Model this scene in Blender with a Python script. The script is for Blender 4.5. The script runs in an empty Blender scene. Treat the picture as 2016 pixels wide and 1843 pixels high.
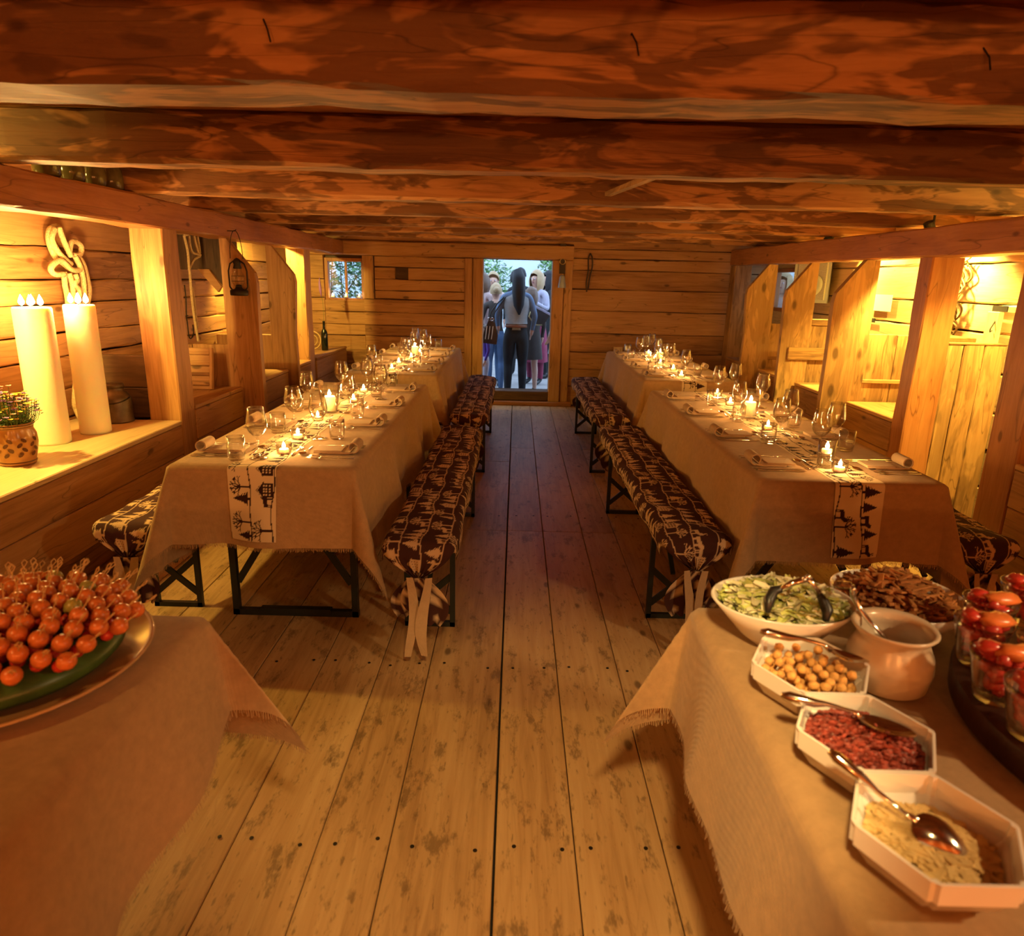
import bpy, bmesh, math, random
import numpy as np
from mathutils import Vector, Matrix
R_ = random.Random(7)
PI = math.pi
scene = bpy.context.scene
COL = scene.collection

# ------------------------------------------------------------------ camera
FPX, PITCH, ROLL, YAW, CAMH = 1357.3, 0.2669, 0.0239, 0.001, 1.502
def cam_basis():
    cp, sp = math.cos(PITCH), math.sin(PITCH)
    rz = Matrix.Rotation(YAW, 3, 'Z')
    F = rz @ Vector((0, cp, -sp)); U = rz @ Vector((0, sp, cp)); X = rz @ Vector((1, 0, 0))
    c, s = math.cos(ROLL), math.sin(ROLL)
    return X*c + U*s, U*c - X*s, F
CX, CU, CF = cam_basis()
cam_data = bpy.data.cameras.new('camera')
cam = bpy.data.objects.new('camera', cam_data); COL.objects.link(cam)
m = Matrix.Identity(4)
for i in range(3):
    m[i][0], m[i][1], m[i][2] = CX[i], CU[i], -CF[i]
m[0][3], m[1][3], m[2][3] = 0, 0, CAMH
cam.matrix_world = m
cam_data.sensor_width = 36.0
cam_data.lens = FPX/2016*36
cam_data.clip_start = 0.05
cam_data.dof.use_dof = True
cam_data.dof.focus_distance = 3.7
cam_data.dof.aperture_fstop = 4.5
scene.camera = cam

# ------------------------------------------------------------------ world, exposure
world = bpy.data.worlds.new('dusk_sky'); scene.world = world
world.use_nodes = True
bg = world.node_tree.nodes['Background']
bg.inputs[0].default_value = (0.50, 0.70, 1.0, 1)
bg.inputs[1].default_value = 1.9
vs = scene.view_settings
vs.view_transform = 'Standard'; vs.look = 'None'; vs.gamma = 1.0; vs.exposure = 0.80
vs.use_curve_mapping = False
scene.cycles.max_bounces = 7
scene.cycles.diffuse_bounces = 3
scene.cycles.glossy_bounces = 3
scene.cycles.transmission_bounces = 2
scene.cycles.transparent_max_bounces = 16
scene.cycles.use_adaptive_sampling = True
scene.cycles.adaptive_threshold = 0.03
scene.cycles.sample_clamp_indirect = 6.0

YEL = (1.0, 0.68, 0.13)
ORA = (1.0, 0.34, 0.075)
FLM = (1.0, 0.49, 0.125)
def point(name, loc, watt, color, r=0.03, parent=None):
    l = bpy.data.lights.new(name, 'POINT'); l.energy = watt; l.color = color; l.shadow_soft_size = r
    o = bpy.data.objects.new(name, l); COL.objects.link(o); o.location = loc
    if parent: o.parent = parent
    return o
def spot(name, loc, target, watt, color, deg, blend=0.3, r=0.04, parent=None):
    l = bpy.data.lights.new(name, 'SPOT'); l.energy = watt; l.color = color; l.shadow_soft_size = r
    l.spot_size = math.radians(deg); l.spot_blend = blend
    o = bpy.data.objects.new(name, l); COL.objects.link(o); o.location = loc
    o.rotation_euler = (Vector(target)-Vector(loc)).to_track_quat('-Z', 'Y').to_euler()
    if parent: o.parent = parent
    return o

# ------------------------------------------------------------------ mesh helpers
def link(o, parent=None):
    COL.objects.link(o)
    if parent: o.parent = parent
    return o
class MB:
    def __init__(s): s.v = []; s.f = []
    def add(s, vs, fs):
        n = len(s.v); s.v += [tuple(p) for p in vs]; s.f += [tuple(i+n for i in f) for f in fs]; return s
    def box(s, x0, x1, y0, y1, z0, z1, c=0.0):
        hx, hy, hz = (x1-x0)/2, (y1-y0)/2, (z1-z0)/2
        cx, cy, cz = (x0+x1)/2, (y0+y1)/2, (z0+z1)/2
        c = min(c, hx*.9, hy*.9, hz*.9)
        if c <= 0:
            V = [(cx+a*hx, cy+b*hy, cz+d*hz) for a in (-1, 1) for b in (-1, 1) for d in (-1, 1)]
            return s.add(V, [(0, 1, 3, 2), (4, 6, 7, 5), (0, 4, 5, 1), (2, 3, 7, 6), (0, 2, 6, 4), (1, 5, 7, 3)])
        V = []; idx = {}
        for a in (-1, 1):
            for b in (-1, 1):
                for d in (-1, 1):
                    for k in range(3):
                        q = [hx-c, hy-c, hz-c]; q[k] += c
                        idx[(a, b, d, k)] = len(V); V.append((cx+a*q[0], cy+b*q[1], cz+d*q[2]))
        Fc = []
        S = (-1, 1)
        for a in S:
            Fc.append([idx[(a, b, d, 0)] for b, d in ((-1, -1), (-1, 1), (1, 1), (1, -1))])
            Fc.append([idx[(b, a, d, 1)] for b, d in ((-1, -1), (-1, 1), (1, 1), (1, -1))])
            Fc.append([idx[(b, d, a, 2)] for b, d in ((-1, -1), (-1, 1), (1, 1), (1, -1))])
            for b in S:
                Fc.append([idx[(a, b, -1, 0)], idx[(a, b, 1, 0)], idx[(a, b, 1, 1)], idx[(a, b, -1, 1)]])
                Fc.append([idx[(a, -1, b, 0)], idx[(a, 1, b, 0)], idx[(a, 1, b, 2)], idx[(a, -1, b, 2)]])
                Fc.append([idx[(-1, a, b, 1)], idx[(1, a, b, 1)], idx[(1, a, b, 2)], idx[(-1, a, b, 2)]])
                for d in S: Fc.append([idx[(a, b, d, k)] for k in range(3)])
        return s.add(V, Fc)
    def bar(s, p, q, w, h=None, up=(0, 0, 1)):
        h = h or w; p, q = Vector(p), Vector(q); d = (q-p).normalized(); up = Vector(up)
        if abs(d.dot(up)) > .95: up = Vector((0, 1, 0))
        a = d.cross(up).normalized()*w/2; b = a.cross(d).normalized()*h/2
        V = [p+i*a+j*b for i, j in ((-1, -1), (1, -1), (1, 1), (-1, 1))]+[q+i*a+j*b for i, j in ((-1, -1), (1, -1), (1, 1), (-1, 1))]
        return s.add(V, [(0, 3, 2, 1), (4, 5, 6, 7), (0, 1, 5, 4), (1, 2, 6, 5), (2, 3, 7, 6), (3, 0, 4, 7)])
    def tube(s, pts, r, n=8, cap=True, closed=False):
        pts = [Vector(p) for p in pts]; k = len(pts)
        rs = r if isinstance(r, (list, tuple)) else [r]*k
        prev = None; V = []
        for i, p in enumerate(pts):
            d = (pts[(i+1) % k]-pts[i-1]) if closed else (pts[min(i+1, k-1)]-pts[max(i-1, 0)])
            if d.length < 1e-9: d = Vector((0, 0, 1))
            d.normalize()
            if prev is None:
                a = d.cross(Vector((0, 0, 1)));
                if a.length < .1: a = d.cross(Vector((0, 1, 0)))
            else:
                a = prev-d*prev.dot(d)
            a.normalize(); prev = a; b = d.cross(a)
            V += [p+(a*math.cos(2*PI*j/n)+b*math.sin(2*PI*j/n))*rs[i] for j in range(n)]
        Fc = []
        for i in range(k if closed else k-1):
            i2 = (i+1) % k
            for j in range(n): Fc.append((i*n+j, i*n+(j+1) % n, i2*n+(j+1) % n, i2*n+j))
        if cap and not closed: Fc += [tuple(range(n))[::-1], tuple((k-1)*n+j for j in range(n))]
        return s.add(V, Fc)
    def lathe(s, prof, n=24, c=(0, 0, 0), sx=1.0, sy=1.0):
        V = []; Fc = []; rows = []
        for r, z in prof:
            if r < 1e-6: rows.append([len(V)]); V.append((c[0], c[1], c[2]+z))
            else:
                rows.append(list(range(len(V), len(V)+n)))
                V += [(c[0]+r*sx*math.cos(2*PI*j/n), c[1]+r*sy*math.sin(2*PI*j/n), c[2]+z) for j in range(n)]
        for A, B in zip(rows, rows[1:]):
            for j in range(n):
                a, b = A[j % len(A)], A[(j+1) % len(A)]; c2, d = B[(j+1) % len(B)], B[j % len(B)]
                q = []
                for i in (a, b, c2, d):
                    if i not in q: q.append(i)
                if len(q) > 2: Fc.append(tuple(q))
        return s.add(V, Fc)
    def prism(s, poly, axis, a, b):
        n = len(poly); V = []
        for t in (a, b):
            for p in poly:
                q = list(p); q.insert(axis, t); V.append(tuple(q))
        return s.add(V, [tuple(range(n)), tuple(range(n, 2*n))[::-1]]+[(i, (i+1) % n, n+(i+1) % n, n+i) for i in range(n)])
    def blob(s, c, r, seed=0, n=6, amp=.2, sc=(1, 1, 1)):
        rr = random.Random(seed); V = []; Fc = []
        V.append((c[0], c[1], c[2]-r*sc[2]))
        for i in range(1, n):
            th = PI*i/n
            for j in range(2*n-2):
                ph = 2*PI*j/(2*n-2); k = r*(1+rr.uniform(-amp, amp))
                V.append((c[0]+k*sc[0]*math.sin(th)*math.cos(ph), c[1]+k*sc[1]*math.sin(th)*math.sin(ph), c[2]-k*sc[2]*math.cos(th)))
        V.append((c[0], c[1], c[2]+r*sc[2])); w = 2*n-2; L = len(V)-1
        for j in range(w):
            Fc.append((0, 1+(j+1) % w, 1+j)); Fc.append((L, L-w+j, L-w+(j+1) % w))
        for i in range(n-2):
            for j in range(w):
                a = 1+i*w; Fc.append((a+j, a+(j+1) % w, a+w+(j+1) % w, a+w+j))
        return s.add(V, Fc)
    def mesh(s, name, mat, smooth=False, recalc=True):
        me = bpy.data.meshes.new(name); me.from_pydata(s.v, [], s.f)
        if recalc:
            bm = bmesh.new(); bm.from_mesh(me); bmesh.ops.recalc_face_normals(bm, faces=bm.faces); bm.to_mesh(me); bm.free()
        if smooth: me.polygons.foreach_set('use_smooth', [True]*len(me.polygons))
        if mat: me.materials.append(mat)
        me.update(); return me
    def build(s, name, mat, parent=None, smooth=False, loc=(0, 0, 0), recalc=True):
        o = bpy.data.objects.new(name, s.mesh(name, mat, smooth, recalc)); o.location = loc
        return link(o, parent)
def autosmooth(o, deg=35):
    me = o.data; me.polygons.foreach_set('use_smooth', [True]*len(me.polygons))
    try: me.set_sharp_from_angle(angle=math.radians(deg))
    except Exception: pass
    return o
def tag(o, label=None, cat=None, group=None, kind=None):
    if label: o['label'] = label
    if cat: o['category'] = cat
    if group: o['group'] = group
    if kind: o['kind'] = kind
    return o
def empty(name, loc=(0, 0, 0), label=None, cat=None, group=None, rz=0.0, kind=None):
    o = bpy.data.objects.new(name, None); o.location = loc; o.rotation_euler[2] = rz; COL.objects.link(o)
    return tag(o, label, cat, group, kind)
def dup(o, parent=None, **kw):
    c = o.copy(); COL.objects.link(c); c.parent = parent
    for ch in [x for x in o.children]: dup(ch, c)
    for k, v in kw.items():
        if k == 'loc': c.location = v
        elif k == 'rz': c.rotation_euler[2] = v
        elif k == 'rot': c.rotation_euler = v
        elif k == 'label': c['label'] = v
        elif k == 'group': c['group'] = v
    return c

# ------------------------------------------------------------------ materials
def newmat(name):
    mt = bpy.data.materials.new(name); mt.use_nodes = True
    nt = mt.node_tree; b = nt.nodes['Principled BSDF']
    return mt, nt, b
def N(nt, t, **kw):
    n = nt.nodes.new('ShaderNode'+t)
    for k, v in kw.items():
        if k.startswith('i_'):
            key = k[2:]; key = int(key) if key.isdigit() else key
            n.inputs[key].default_value = v
        else: setattr(n, k, v)
    return n
def L(nt, a, b): nt.links.new(a, b)
def ramp(nt, stops, interp='LINEAR'):
    r = nt.nodes.new('ShaderNodeValToRGB'); cr = r.color_ramp; cr.interpolation = interp
    while len(cr.elements) < len(stops): cr.elements.new(.5)
    for e, (p, c) in zip(cr.elements, stops):
        e.position = p; e.color = (c, c, c, 1) if isinstance(c, (int, float)) else (*c, 1)
    return r
def plain(name, color, rough=.5, metal=0.0, noise=0.0, nscale=20, bump=0.0, spec=.5, **kw):
    mt, nt, b = newmat(name)
    b.inputs['Base Color'].default_value = (*color, 1); b.inputs['Roughness'].default_value = rough
    b.inputs['Metallic'].default_value = metal; b.inputs['Specular IOR Level'].default_value = spec
    for k, v in kw.items(): b.inputs[k.replace('_', ' ')].default_value = v
    tc = N(nt, 'TexCoord'); nz = N(nt, 'TexNoise', i_Scale=nscale, i_Detail=4.0)
    L(nt, tc.outputs['Object'], nz.inputs['Vector'])
    if noise:
        r = ramp(nt, [(.25, tuple(c*(1-noise) for c in color)), (.75, tuple(min(1, c*(1+noise)) for c in color))])
        L(nt, nz.outputs[0], r.inputs[0]); L(nt, r.outputs[0], b.inputs['Base Color'])
    if bump:
        bp = N(nt, 'Bump', i_Strength=bump, i_Distance=.01); L(nt, nz.outputs[0], bp.inputs['Height']); L(nt, bp.outputs[0], b.inputs['Normal'])
    return mt
def emit(name, color, strength):
    mt = bpy.data.materials.new(name); mt.use_nodes = True; nt = mt.node_tree; nt.nodes.clear()
    e = N(nt, 'Emission'); e.inputs[0].default_value = (*color, 1); e.inputs[1].default_value = strength
    o = N(nt, 'OutputMaterial'); L(nt, e.outputs[0], o.inputs[0]); return mt
def thin_glass(name, tint=(1, 1, 1), refl=.9, base=.05):
    mt = bpy.data.materials.new(name); mt.use_nodes = True; nt = mt.node_tree; nt.nodes.clear()
    t = N(nt, 'BsdfTransparent'); t.inputs[0].default_value = (*tint, 1)
    g = N(nt, 'BsdfGlossy'); g.inputs['Roughness'].default_value = .02
    lw = N(nt, 'LayerWeight', i_Blend=.5); pw = N(nt, 'Math', operation='POWER'); pw.inputs[1].default_value = 1.7; L(nt, lw.outputs['Facing'], pw.inputs[0])
    mr = N(nt, 'MapRange'); mr.inputs[3].default_value = base; mr.inputs[4].default_value = refl
    L(nt, pw.outputs[0], mr.inputs[0])
    mx = N(nt, 'MixShader'); o = N(nt, 'OutputMaterial')
    L(nt, mr.outputs[0], mx.inputs[0]); L(nt, t.outputs[0], mx.inputs[1]); L(nt, g.outputs[0], mx.inputs[2]); L(nt, mx.outputs[0], o.inputs[0])
    return mt
WOODS = {}
def wood(kind, axis):
    key = (kind, axis)
    if key in WOODS: return WOODS[key]
    P = dict(
        plank=((.23, .105, .038), (.43, .225, .088), (.54, .31, .135), 0.12, .0, .5),
        floor=((.27, .145, .062), (.44, .265, .122), (.54, .355, .18), 0.10, .0, .5),
        hewn=((.17, .072, .030), (.44, .215, .085), (.56, .30, .125), 0.10, .75, .6),
        old=((.20, .105, .042), (.43, .245, .10), (.53, .335, .15), 0.16, .35, .6),
        pale=((.50, .34, .17), (.62, .45, .25), (.70, .54, .32), 0.06, .0, .45),
        tray=((.022, .008, .005), (.045, .017, .010), (.07, .028, .016), 0.05, .2, .4),
        dark=((.05, .026, .014), (.10, .052, .026), (.16, .085, .042), 0.05, .2, .5),
        red=((.24, .085, .03), (.38, .155, .055), (.48, .22, .085), 0.10, .1, .4),
    )[kind]
    lo, mid, hi, knot, patch, rough = P
    mt, nt, b = newmat('wood_%s_%s' % (kind, axis))
    tc = N(nt, 'TexCoord'); oi = N(nt, 'ObjectInfo')
    mul = N(nt, 'VectorMath', operation='SCALE'); mul.inputs[0].default_value = (37.1, 17.3, 53.7); L(nt, oi.outputs['Random'], mul.inputs['Scale'])
    ad = N(nt, 'VectorMath', operation='ADD'); L(nt, tc.outputs['Object'], ad.inputs[0]); L(nt, mul.outputs[0], ad.inputs[1])
    ai = 'xyz'.index(axis)
    def mapped(along, cross):
        mp = N(nt, 'Mapping'); sc = [cross]*3; sc[ai] = along; mp.inputs['Scale'].default_value = sc
        L(nt, ad.outputs[0], mp.inputs[0]); return mp.outputs[0]
    n1 = N(nt, 'TexNoise', i_Scale=1.0, i_Detail=4.5, i_Roughness=.62, i_Distortion=.9); L(nt, mapped(2.2, 34), n1.inputs['Vector'])
    n2 = N(nt, 'TexNoise', i_Scale=1.0, i_Detail=1.5); L(nt, mapped(1.2, 5), n2.inputs['Vector'])
    r1 = ramp(nt, [(.30, lo), (.50, mid), (.72, hi)]); 
    mixv = N(nt, 'Math', operation='MULTIPLY_ADD'); mixv.inputs[1].default_value = .55
    L(nt, n1.outputs[0], mixv.inputs[0])
    m2 = N(nt, 'Math', operation='MULTIPLY'); m2.inputs[1].default_value = .45; L(nt, n2.outputs[0], m2.inputs[0]); L(nt, m2.outputs[0], mixv.inputs[2])
    sh = N(nt, 'Math', operation='MULTIPLY_ADD'); sh.inputs[1].default_value = .16; sh.inputs[2].default_value = -.08; L(nt, oi.outputs['Random'], sh.inputs[0])
    sm = N(nt, 'Math', operation='ADD'); L(nt, mixv.outputs[0], sm.inputs[0]); L(nt, sh.outputs[0], sm.inputs[1])
    L(nt, sm.outputs[0], r1.inputs[0]); col = r1.outputs[0]
    def darken(fac, c, amt):
        nonlocal col
        mx = N(nt, 'Mix', data_type='RGBA'); mx.inputs['B'].default_value = (*c, 1)
        k = N(nt, 'Math', operation='MULTIPLY'); k.inputs[1].default_value = amt; L(nt, fac, k.inputs[0])
        L(nt, k.outputs[0], mx.inputs['Factor']); L(nt, col, mx.inputs['A']); col = mx.outputs['Result']
    if patch:
        n3 = N(nt, 'TexNoise', i_Scale=1.0, i_Detail=3.5, i_Roughness=.6, i_Distortion=.8); L(nt, mapped(2.2, 9), n3.inputs['Vector'])
        r3 = ramp(nt, [(.47, 0.0), (.53, 1.0)]); L(nt, n3.outputs[0], r3.inputs[0]); darken(r3.outputs[0], tuple(c*.55 for c in lo), patch)
        n5 = N(nt, 'TexNoise', i_Scale=1.0, i_Detail=2.0); L(nt, mapped(5, 16), n5.inputs['Vector'])
        r5 = ramp(nt, [(.60, 0.0), (.66, 1.0)]); L(nt, n5.outputs[0], r5.inputs[0]); darken(r5.outputs[0], tuple(c*.45 for c in lo), patch*.8)
    # knots
    vo = N(nt, 'TexVoronoi', i_Scale=1.0); L(nt, mapped(2.6, 5.5), vo.inputs['Vector'])
    rk = ramp(nt, [(knot*.55, 1.0), (knot, 0.0)]); L(nt, vo.outputs['Distance'], rk.inputs[0]); darken(rk.outputs[0], tuple(c*.35 for c in lo), .75)
    # drying cracks
    n4 = N(nt, 'TexNoise', i_Scale=1.0, i_Detail=1.5, i_Distortion=.2); L(nt, mapped(.9, 11), n4.inputs['Vector'])
    rc = ramp(nt, [(.494, 0.0), (.5, 1.0), (.506, 0.0)]); L(nt, n4.outputs[0], rc.inputs[0]); darken(rc.outputs[0], tuple(c*.2 for c in lo), .55 if kind != 'floor' else .12)
    if kind == 'floor':
        n6 = N(nt, 'TexNoise', i_Scale=1.0, i_Detail=4.0, i_Roughness=.75); L(nt, mapped(7, 18), n6.inputs['Vector'])
        r6 = ramp(nt, [(.55, 0.0), (.66, 1.0)]); L(nt, n6.outputs[0], r6.inputs[0]); darken(r6.outputs[0], (.10, .055, .025), .6)
        n7 = N(nt, 'TexNoise', i_Scale=1.0, i_Detail=3.0, i_Roughness=.6); L(nt, mapped(14, 60), n7.inputs['Vector'])
        r7 = ramp(nt, [(.63, 0.0), (.70, 1.0)]); L(nt, n7.outputs[0], r7.inputs[0]); darken(r7.outputs[0], (.07, .04, .02), .5)
    L(nt, col, b.inputs['Base Color'])
    b.inputs['Roughness'].default_value = rough; b.inputs['Specular IOR Level'].default_value = .3
    bp = N(nt, 'Bump', i_Strength=.35 if kind in ('hewn', 'old') else .2, i_Distance=.012); L(nt, sm.outputs[0], bp.inputs['Height']); L(nt, bp.outputs[0], b.inputs['Normal'])
    WOODS[key] = mt; return mt
def fabric(name, color, dark=.8, rough=.95, weave=900):
    mt, nt, b = newmat(name)
    tc = N(nt, 'TexCoord'); w1 = N(nt, 'TexWave', wave_type='BANDS', bands_direction='X', i_Scale=weave/6.28, i_Distortion=1.5); w2 = N(nt, 'TexWave', wave_type='BANDS', bands_direction='Y', i_Scale=weave/6.28, i_Distortion=1.5)
    w1.inputs['Detail Scale'].default_value = 3
    L(nt, tc.outputs['Object'], w1.inputs[0]); L(nt, tc.outputs['Object'], w2.inputs[0])
    nz = N(nt, 'TexNoise', i_Scale=40.0, i_Detail=6.0, i_Roughness=.7); L(nt, tc.outputs['Object'], nz.inputs['Vector'])
    r = ramp(nt, [(.3, tuple(c*dark for c in color)), (.7, color)]); L(nt, nz.outputs[0], r.inputs[0]); L(nt, r.outputs[0], b.inputs['Base Color'])
    a = N(nt, 'Math', operation='ADD'); L(nt, w1.outputs['Fac'], a.inputs[0]); L(nt, w2.outputs['Fac'], a.inputs[1])
    bp = N(nt, 'Bump', i_Strength=.25, i_Distance=.002); L(nt, a.outputs[0], bp.inputs['Height']); L(nt, bp.outputs[0], b.inputs['Normal'])
    b.inputs['Roughness'].default_value = rough; b.inputs['Specular IOR Level'].default_value = .15
    b.inputs['Sheen Weight'].default_value = .15
    return mt
def printed(name, ground, ink):
    mt, nt, b = newmat(name)
    at = N(nt, 'Attribute', attribute_name='print'); mx = N(nt, 'Mix', data_type='RGBA')
    mx.inputs['A'].default_value = (*ground, 1); mx.inputs['B'].default_value = (*ink, 1)
    L(nt, at.outputs['Fac'], mx.inputs['Factor']); L(nt, mx.outputs['Result'], b.inputs['Base Color'])
    b.inputs['Roughness'].default_value = .9; b.inputs['Specular IOR Level'].default_value = .15
    return mt
M = dict(
    linen=fabric('sackcloth', (.42, .265, .135), .78),
    napkin=fabric('napkin_linen', (.48, .345, .22), .9, weave=1600),
    bench_print=printed('bench_print', (.050, .018, .014), (.54, .38, .235)),
    runner_print=printed('runner_print', (.62, .50, .33), (.035, .014, .010)),
    ribbon=fabric('ribbon_linen', (.46, .31, .18), .85),
    steel=plain('black_green_steel', (.016, .022, .018), .45, .3),
    iron=plain('dark_iron', (.03, .024, .02), .55, .6, noise=.3),
    lamp=plain('lamp_housing', (.02, .02, .02), .5),
    cutlery=plain('polished_cutlery', (.72, .70, .66), .13, 1.0),
    glass=thin_glass('clear_glass', (.985, .98, .97), .95, .05),
    pane=thin_glass('window_glass', (.93, .97, .96), .6, .05),
    wax=plain('candle_wax', (.90, .84, .66), .45, 0, Subsurface_Weight=.6, Subsurface_Scale=.06),
    flame=emit('candle_flame', (1.0, .66, .26), 130),
    wick=plain('burnt_wick', (.02, .015, .01), .9),
    aluminium=plain('tealight_tin', (.7, .68, .64), .35, 1.0),
    porcelain=plain('white_porcelain', (.78, .72, .66), .18, spec=.6),
    cream=plain('cream_stoneware', (.62, .50, .36), .25, spec=.6, noise=.08, nscale=6),
    platter=plain('glazed_platter', (.50, .30, .15), .2, noise=.15),
    rope=plain('hemp_rope', (.58, .44, .24), .9, noise=.3, nscale=120, bump=.6),
    tomato=plain('orange_tomato', (.66, .19, .05), .3, noise=.25, nscale=9),
    olive=plain('green_grape', (.40, .36, .10), .3, noise=.2, nscale=9),
    bamboo=plain('bamboo_pick', (.55, .36, .16), .6),
    melon=plain('melon_rind', (.035, .085, .022), .35, noise=.7, nscale=14),
    lettuce=plain('lettuce_leaf', (.50, .55, .17), .45, noise=.5, nscale=25),
    lettuce2=plain('lettuce_rib', (.74, .72, .48), .4, noise=.25, nscale=25),
    crouton=plain('toasted_crouton', (.66, .34, .10), .8, noise=.3, nscale=60, bump=.5),
    bacon=plain('bacon_bits', (.27, .045, .028), .5, noise=.7, nscale=90),
    cheese=plain('grated_cheese', (.72, .50, .20), .55, noise=.15, nscale=60),
    walnut=plain('fried_strips', (.36, .15, .045), .5, noise=.5, nscale=50),
    red_tomato=plain('chopped_tomato', (.50, .045, .03), .3, noise=.4, nscale=30),
    black=plain('black_plastic', (.015, .014, .014), .4),
    clay=plain('glazed_clay', (.42, .21, .07), .2, noise=.3, nscale=10),
    clay_brown=plain('brown_glaze', (.10, .035, .014), .22),
    jar=plain('green_glazed_jar', (.11, .09, .035), .12, noise=.3, nscale=8),
    can=plain('old_milk_can', (.13, .10, .075), .45, .7, noise=.5, nscale=18),
    wine=plain('dark_bottle_glass', (.006, .01, .008), .08),
    green=plain('stem_green', (.07, .14, .03), .6, noise=.3),
    leaf=plain('garden_leaf', (.075, .17, .055), .45, noise=.6, nscale=3),
    leaf2=plain('pale_garden_leaf', (.16, .30, .10), .45, noise=.5, nscale=3),
    purple=plain('purple_petal', (.26, .12, .45), .6), pink=plain('pink_petal', (.60, .28, .30), .6), yellow=plain('yellow_petal', (.75, .55, .06), .6),
    white=plain('white_paper', (.85, .83, .78), .7),
    speaker=plain('speaker_grey', (.36, .42, .50), .4), grille=plain('speaker_grille', (.35, .36, .37), .5, .5, noise=.3, nscale=300),
    ground=plain('garden_paving', (.33, .31, .30), .9, noise=.2, nscale=4),
    cavity_black=plain('dark_cavity', (.012, .008, .006), 1.0),
    leather=plain('dark_leather', (.028, .014, .009), .5), brass=plain('bell_brass', (.55, .42, .20), .3, 1.0),
    harness=plain('old_harness', (.10, .065, .03), .6, noise=.5, nscale=40),
)

# ------------------------------------------------------------------ timber
def timber(name, a, b, w, h, mat, parent=None, amp=.006, ch=.012, seg=None, seed=None, smooth=False):
    """A hewn timber from a to b along one axis; w, h are the cross sizes (in axis order)."""
    rr = random.Random(seed if seed is not None else name+str(a)+str(b))
    a, b = Vector(a), Vector(b); ax = max(range(3), key=lambda i: abs(b[i]-a[i]))
    o1, o2 = [i for i in range(3) if i != ax]
    Ln = (b-a).length; seg = seg or max(2, int(Ln/.16)); c = (a+b)/2
    ch = min(ch, w*.4, h*.4)
    ring = [(-w/2+ch, -h/2), (w/2-ch, -h/2), (w/2, -h/2+ch), (w/2, h/2-ch), (w/2-ch, h/2), (-w/2+ch, h/2), (-w/2, h/2-ch), (-w/2, -h/2+ch)]
    ph = [[rr.uniform(0, 6.28) for _ in range(6)] for _ in range(8)]
    fr = [rr.uniform(.7, 1.5) for _ in range(6)]
    mb = MB(); n = 8
    for i in range(seg+1):
        t = i/seg; p = a.lerp(b, t)-c; x = t*Ln
        for j, (u, v) in enumerate(ring):
            k = .5*sum(math.sin(x*f*6.0*(q+1)*.8+ph[j//2][q])/(q+1.2) for q, f in enumerate(fr[:4]))+rr.uniform(-.35, .35)
            q = [0, 0, 0]; q[ax] = p[ax]; q[o1] = p[o1]+u+(1 if u > 0 else -1)*k*amp; q[o2] = p[o2]+v+(1 if v > 0 else -1)*k*amp
            mb.v.append(tuple(q))
    for i in range(seg):
        for j in range(n): mb.f.append((i*n+j, i*n+(j+1) % n, (i+1)*n+(j+1) % n, (i+1)*n+j))
    mb.f += [tuple(range(n)), tuple(seg*n+j for j in range(n))]
    return mb.build(name, mat, parent, smooth, loc=c)
def plank(x0, x1, y0, y1, z0, z1, mat, parent=None, name='plank', c=.004):
    cx, cy, cz = (x0+x1)/2, (y0+y1)/2, (z0+z1)/2
    return MB().box(x0-cx, x1-cx, y0-cy, y1-cy, z0-cz, z1-cz, c).build(name, mat, parent, loc=(cx, cy, cz))

XL, XR, YB, YF, ZC = -2.72, 3.08, 8.55, -2.6, 2.09
HL, HR = -2.05, 2.50          # aisle faces of the timber frames

# ------------------------------------------------------------------ floor
floor = MB().box(XL-.1, XR+.1, YF-.1, YB+.2, -.12, -.035).build('floor', M['cavity_black']); tag(floor, kind='structure')
xs = [-2.72, -2.50, -2.24, -1.99, -1.76, -1.49, -1.24, -.98, -.74, -.509, -.313, -.022, .196, .44, .64, .88, 1.12, 1.40, 1.62, 1.88, 2.10, 2.34, 2.60, 2.84, 3.08]
for i, (a, b) in enumerate(zip(xs, xs[1:])):
    g = .006 if abs(b+.022) < .001 else .0022
    cuts = [YF, 4.02, R_.choice([6.2, 6.6, 5.7]), YB] if i % 3 else [YF, 4.02, YB]
    for y0, y1 in zip(cuts, cuts[1:]):
        plank(a+.001, b-g, y0+.0015, y1-.0015, -.035, R_.uniform(-.0015, .0015), wood('floor', 'y'), floor, c=.0025)
# row of nail heads across the boards
nail = MB().lathe([(0, 0), (.006, .0), (.006, .0015), (0, .002)], 8).mesh('nail', M['iron'])
for y in (2.46, 4.3, 1.55, 6.0):
    for a, b in zip(xs[7:16], xs[8:17]):
        for t in (.2, .8):
            o = bpy.data.objects.new('nail', nail); link(o, floor); o.location = (a+(b-a)*t+R_.uniform(-.01, .01), y+R_.uniform(-.02, .02), .0015)

# ------------------------------------------------------------------ ceiling
ceiling = MB().box(XL-.1, XR+.1, YF-.1, YB+.2, ZC+.035, ZC+.12).build('ceiling', M['cavity_black']); tag(ceiling, kind='structure')
y = YF
while y < YB:
    w = R_.uniform(.22, .30); plank(XL, XR, y, min(y+w-.004, YB), ZC, ZC+.035, wood('red', 'x'), ceiling, c=.003); y += w
beams = [(-.55, 1.90, .21), (.62, 1.90, .20), (1.66, 1.895, .22), (2.83, 1.90, .155), (3.92, 1.90, .14), (4.95, 1.905, .13), (5.95, 1.905, .13), (6.90, 1.91, .13), (7.72, 1.91, .12)]
for k, (yy, zb, th) in enumerate(beams):
    timber('beam', (XL, yy+th/2, (zb+ZC)/2), (XR, yy+th/2, (zb+ZC)/2), th, ZC-zb, wood('hewn', 'x'), ceiling, amp=.010 if k < 3 else .006, ch=.016, seg=60, seed=k)
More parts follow.
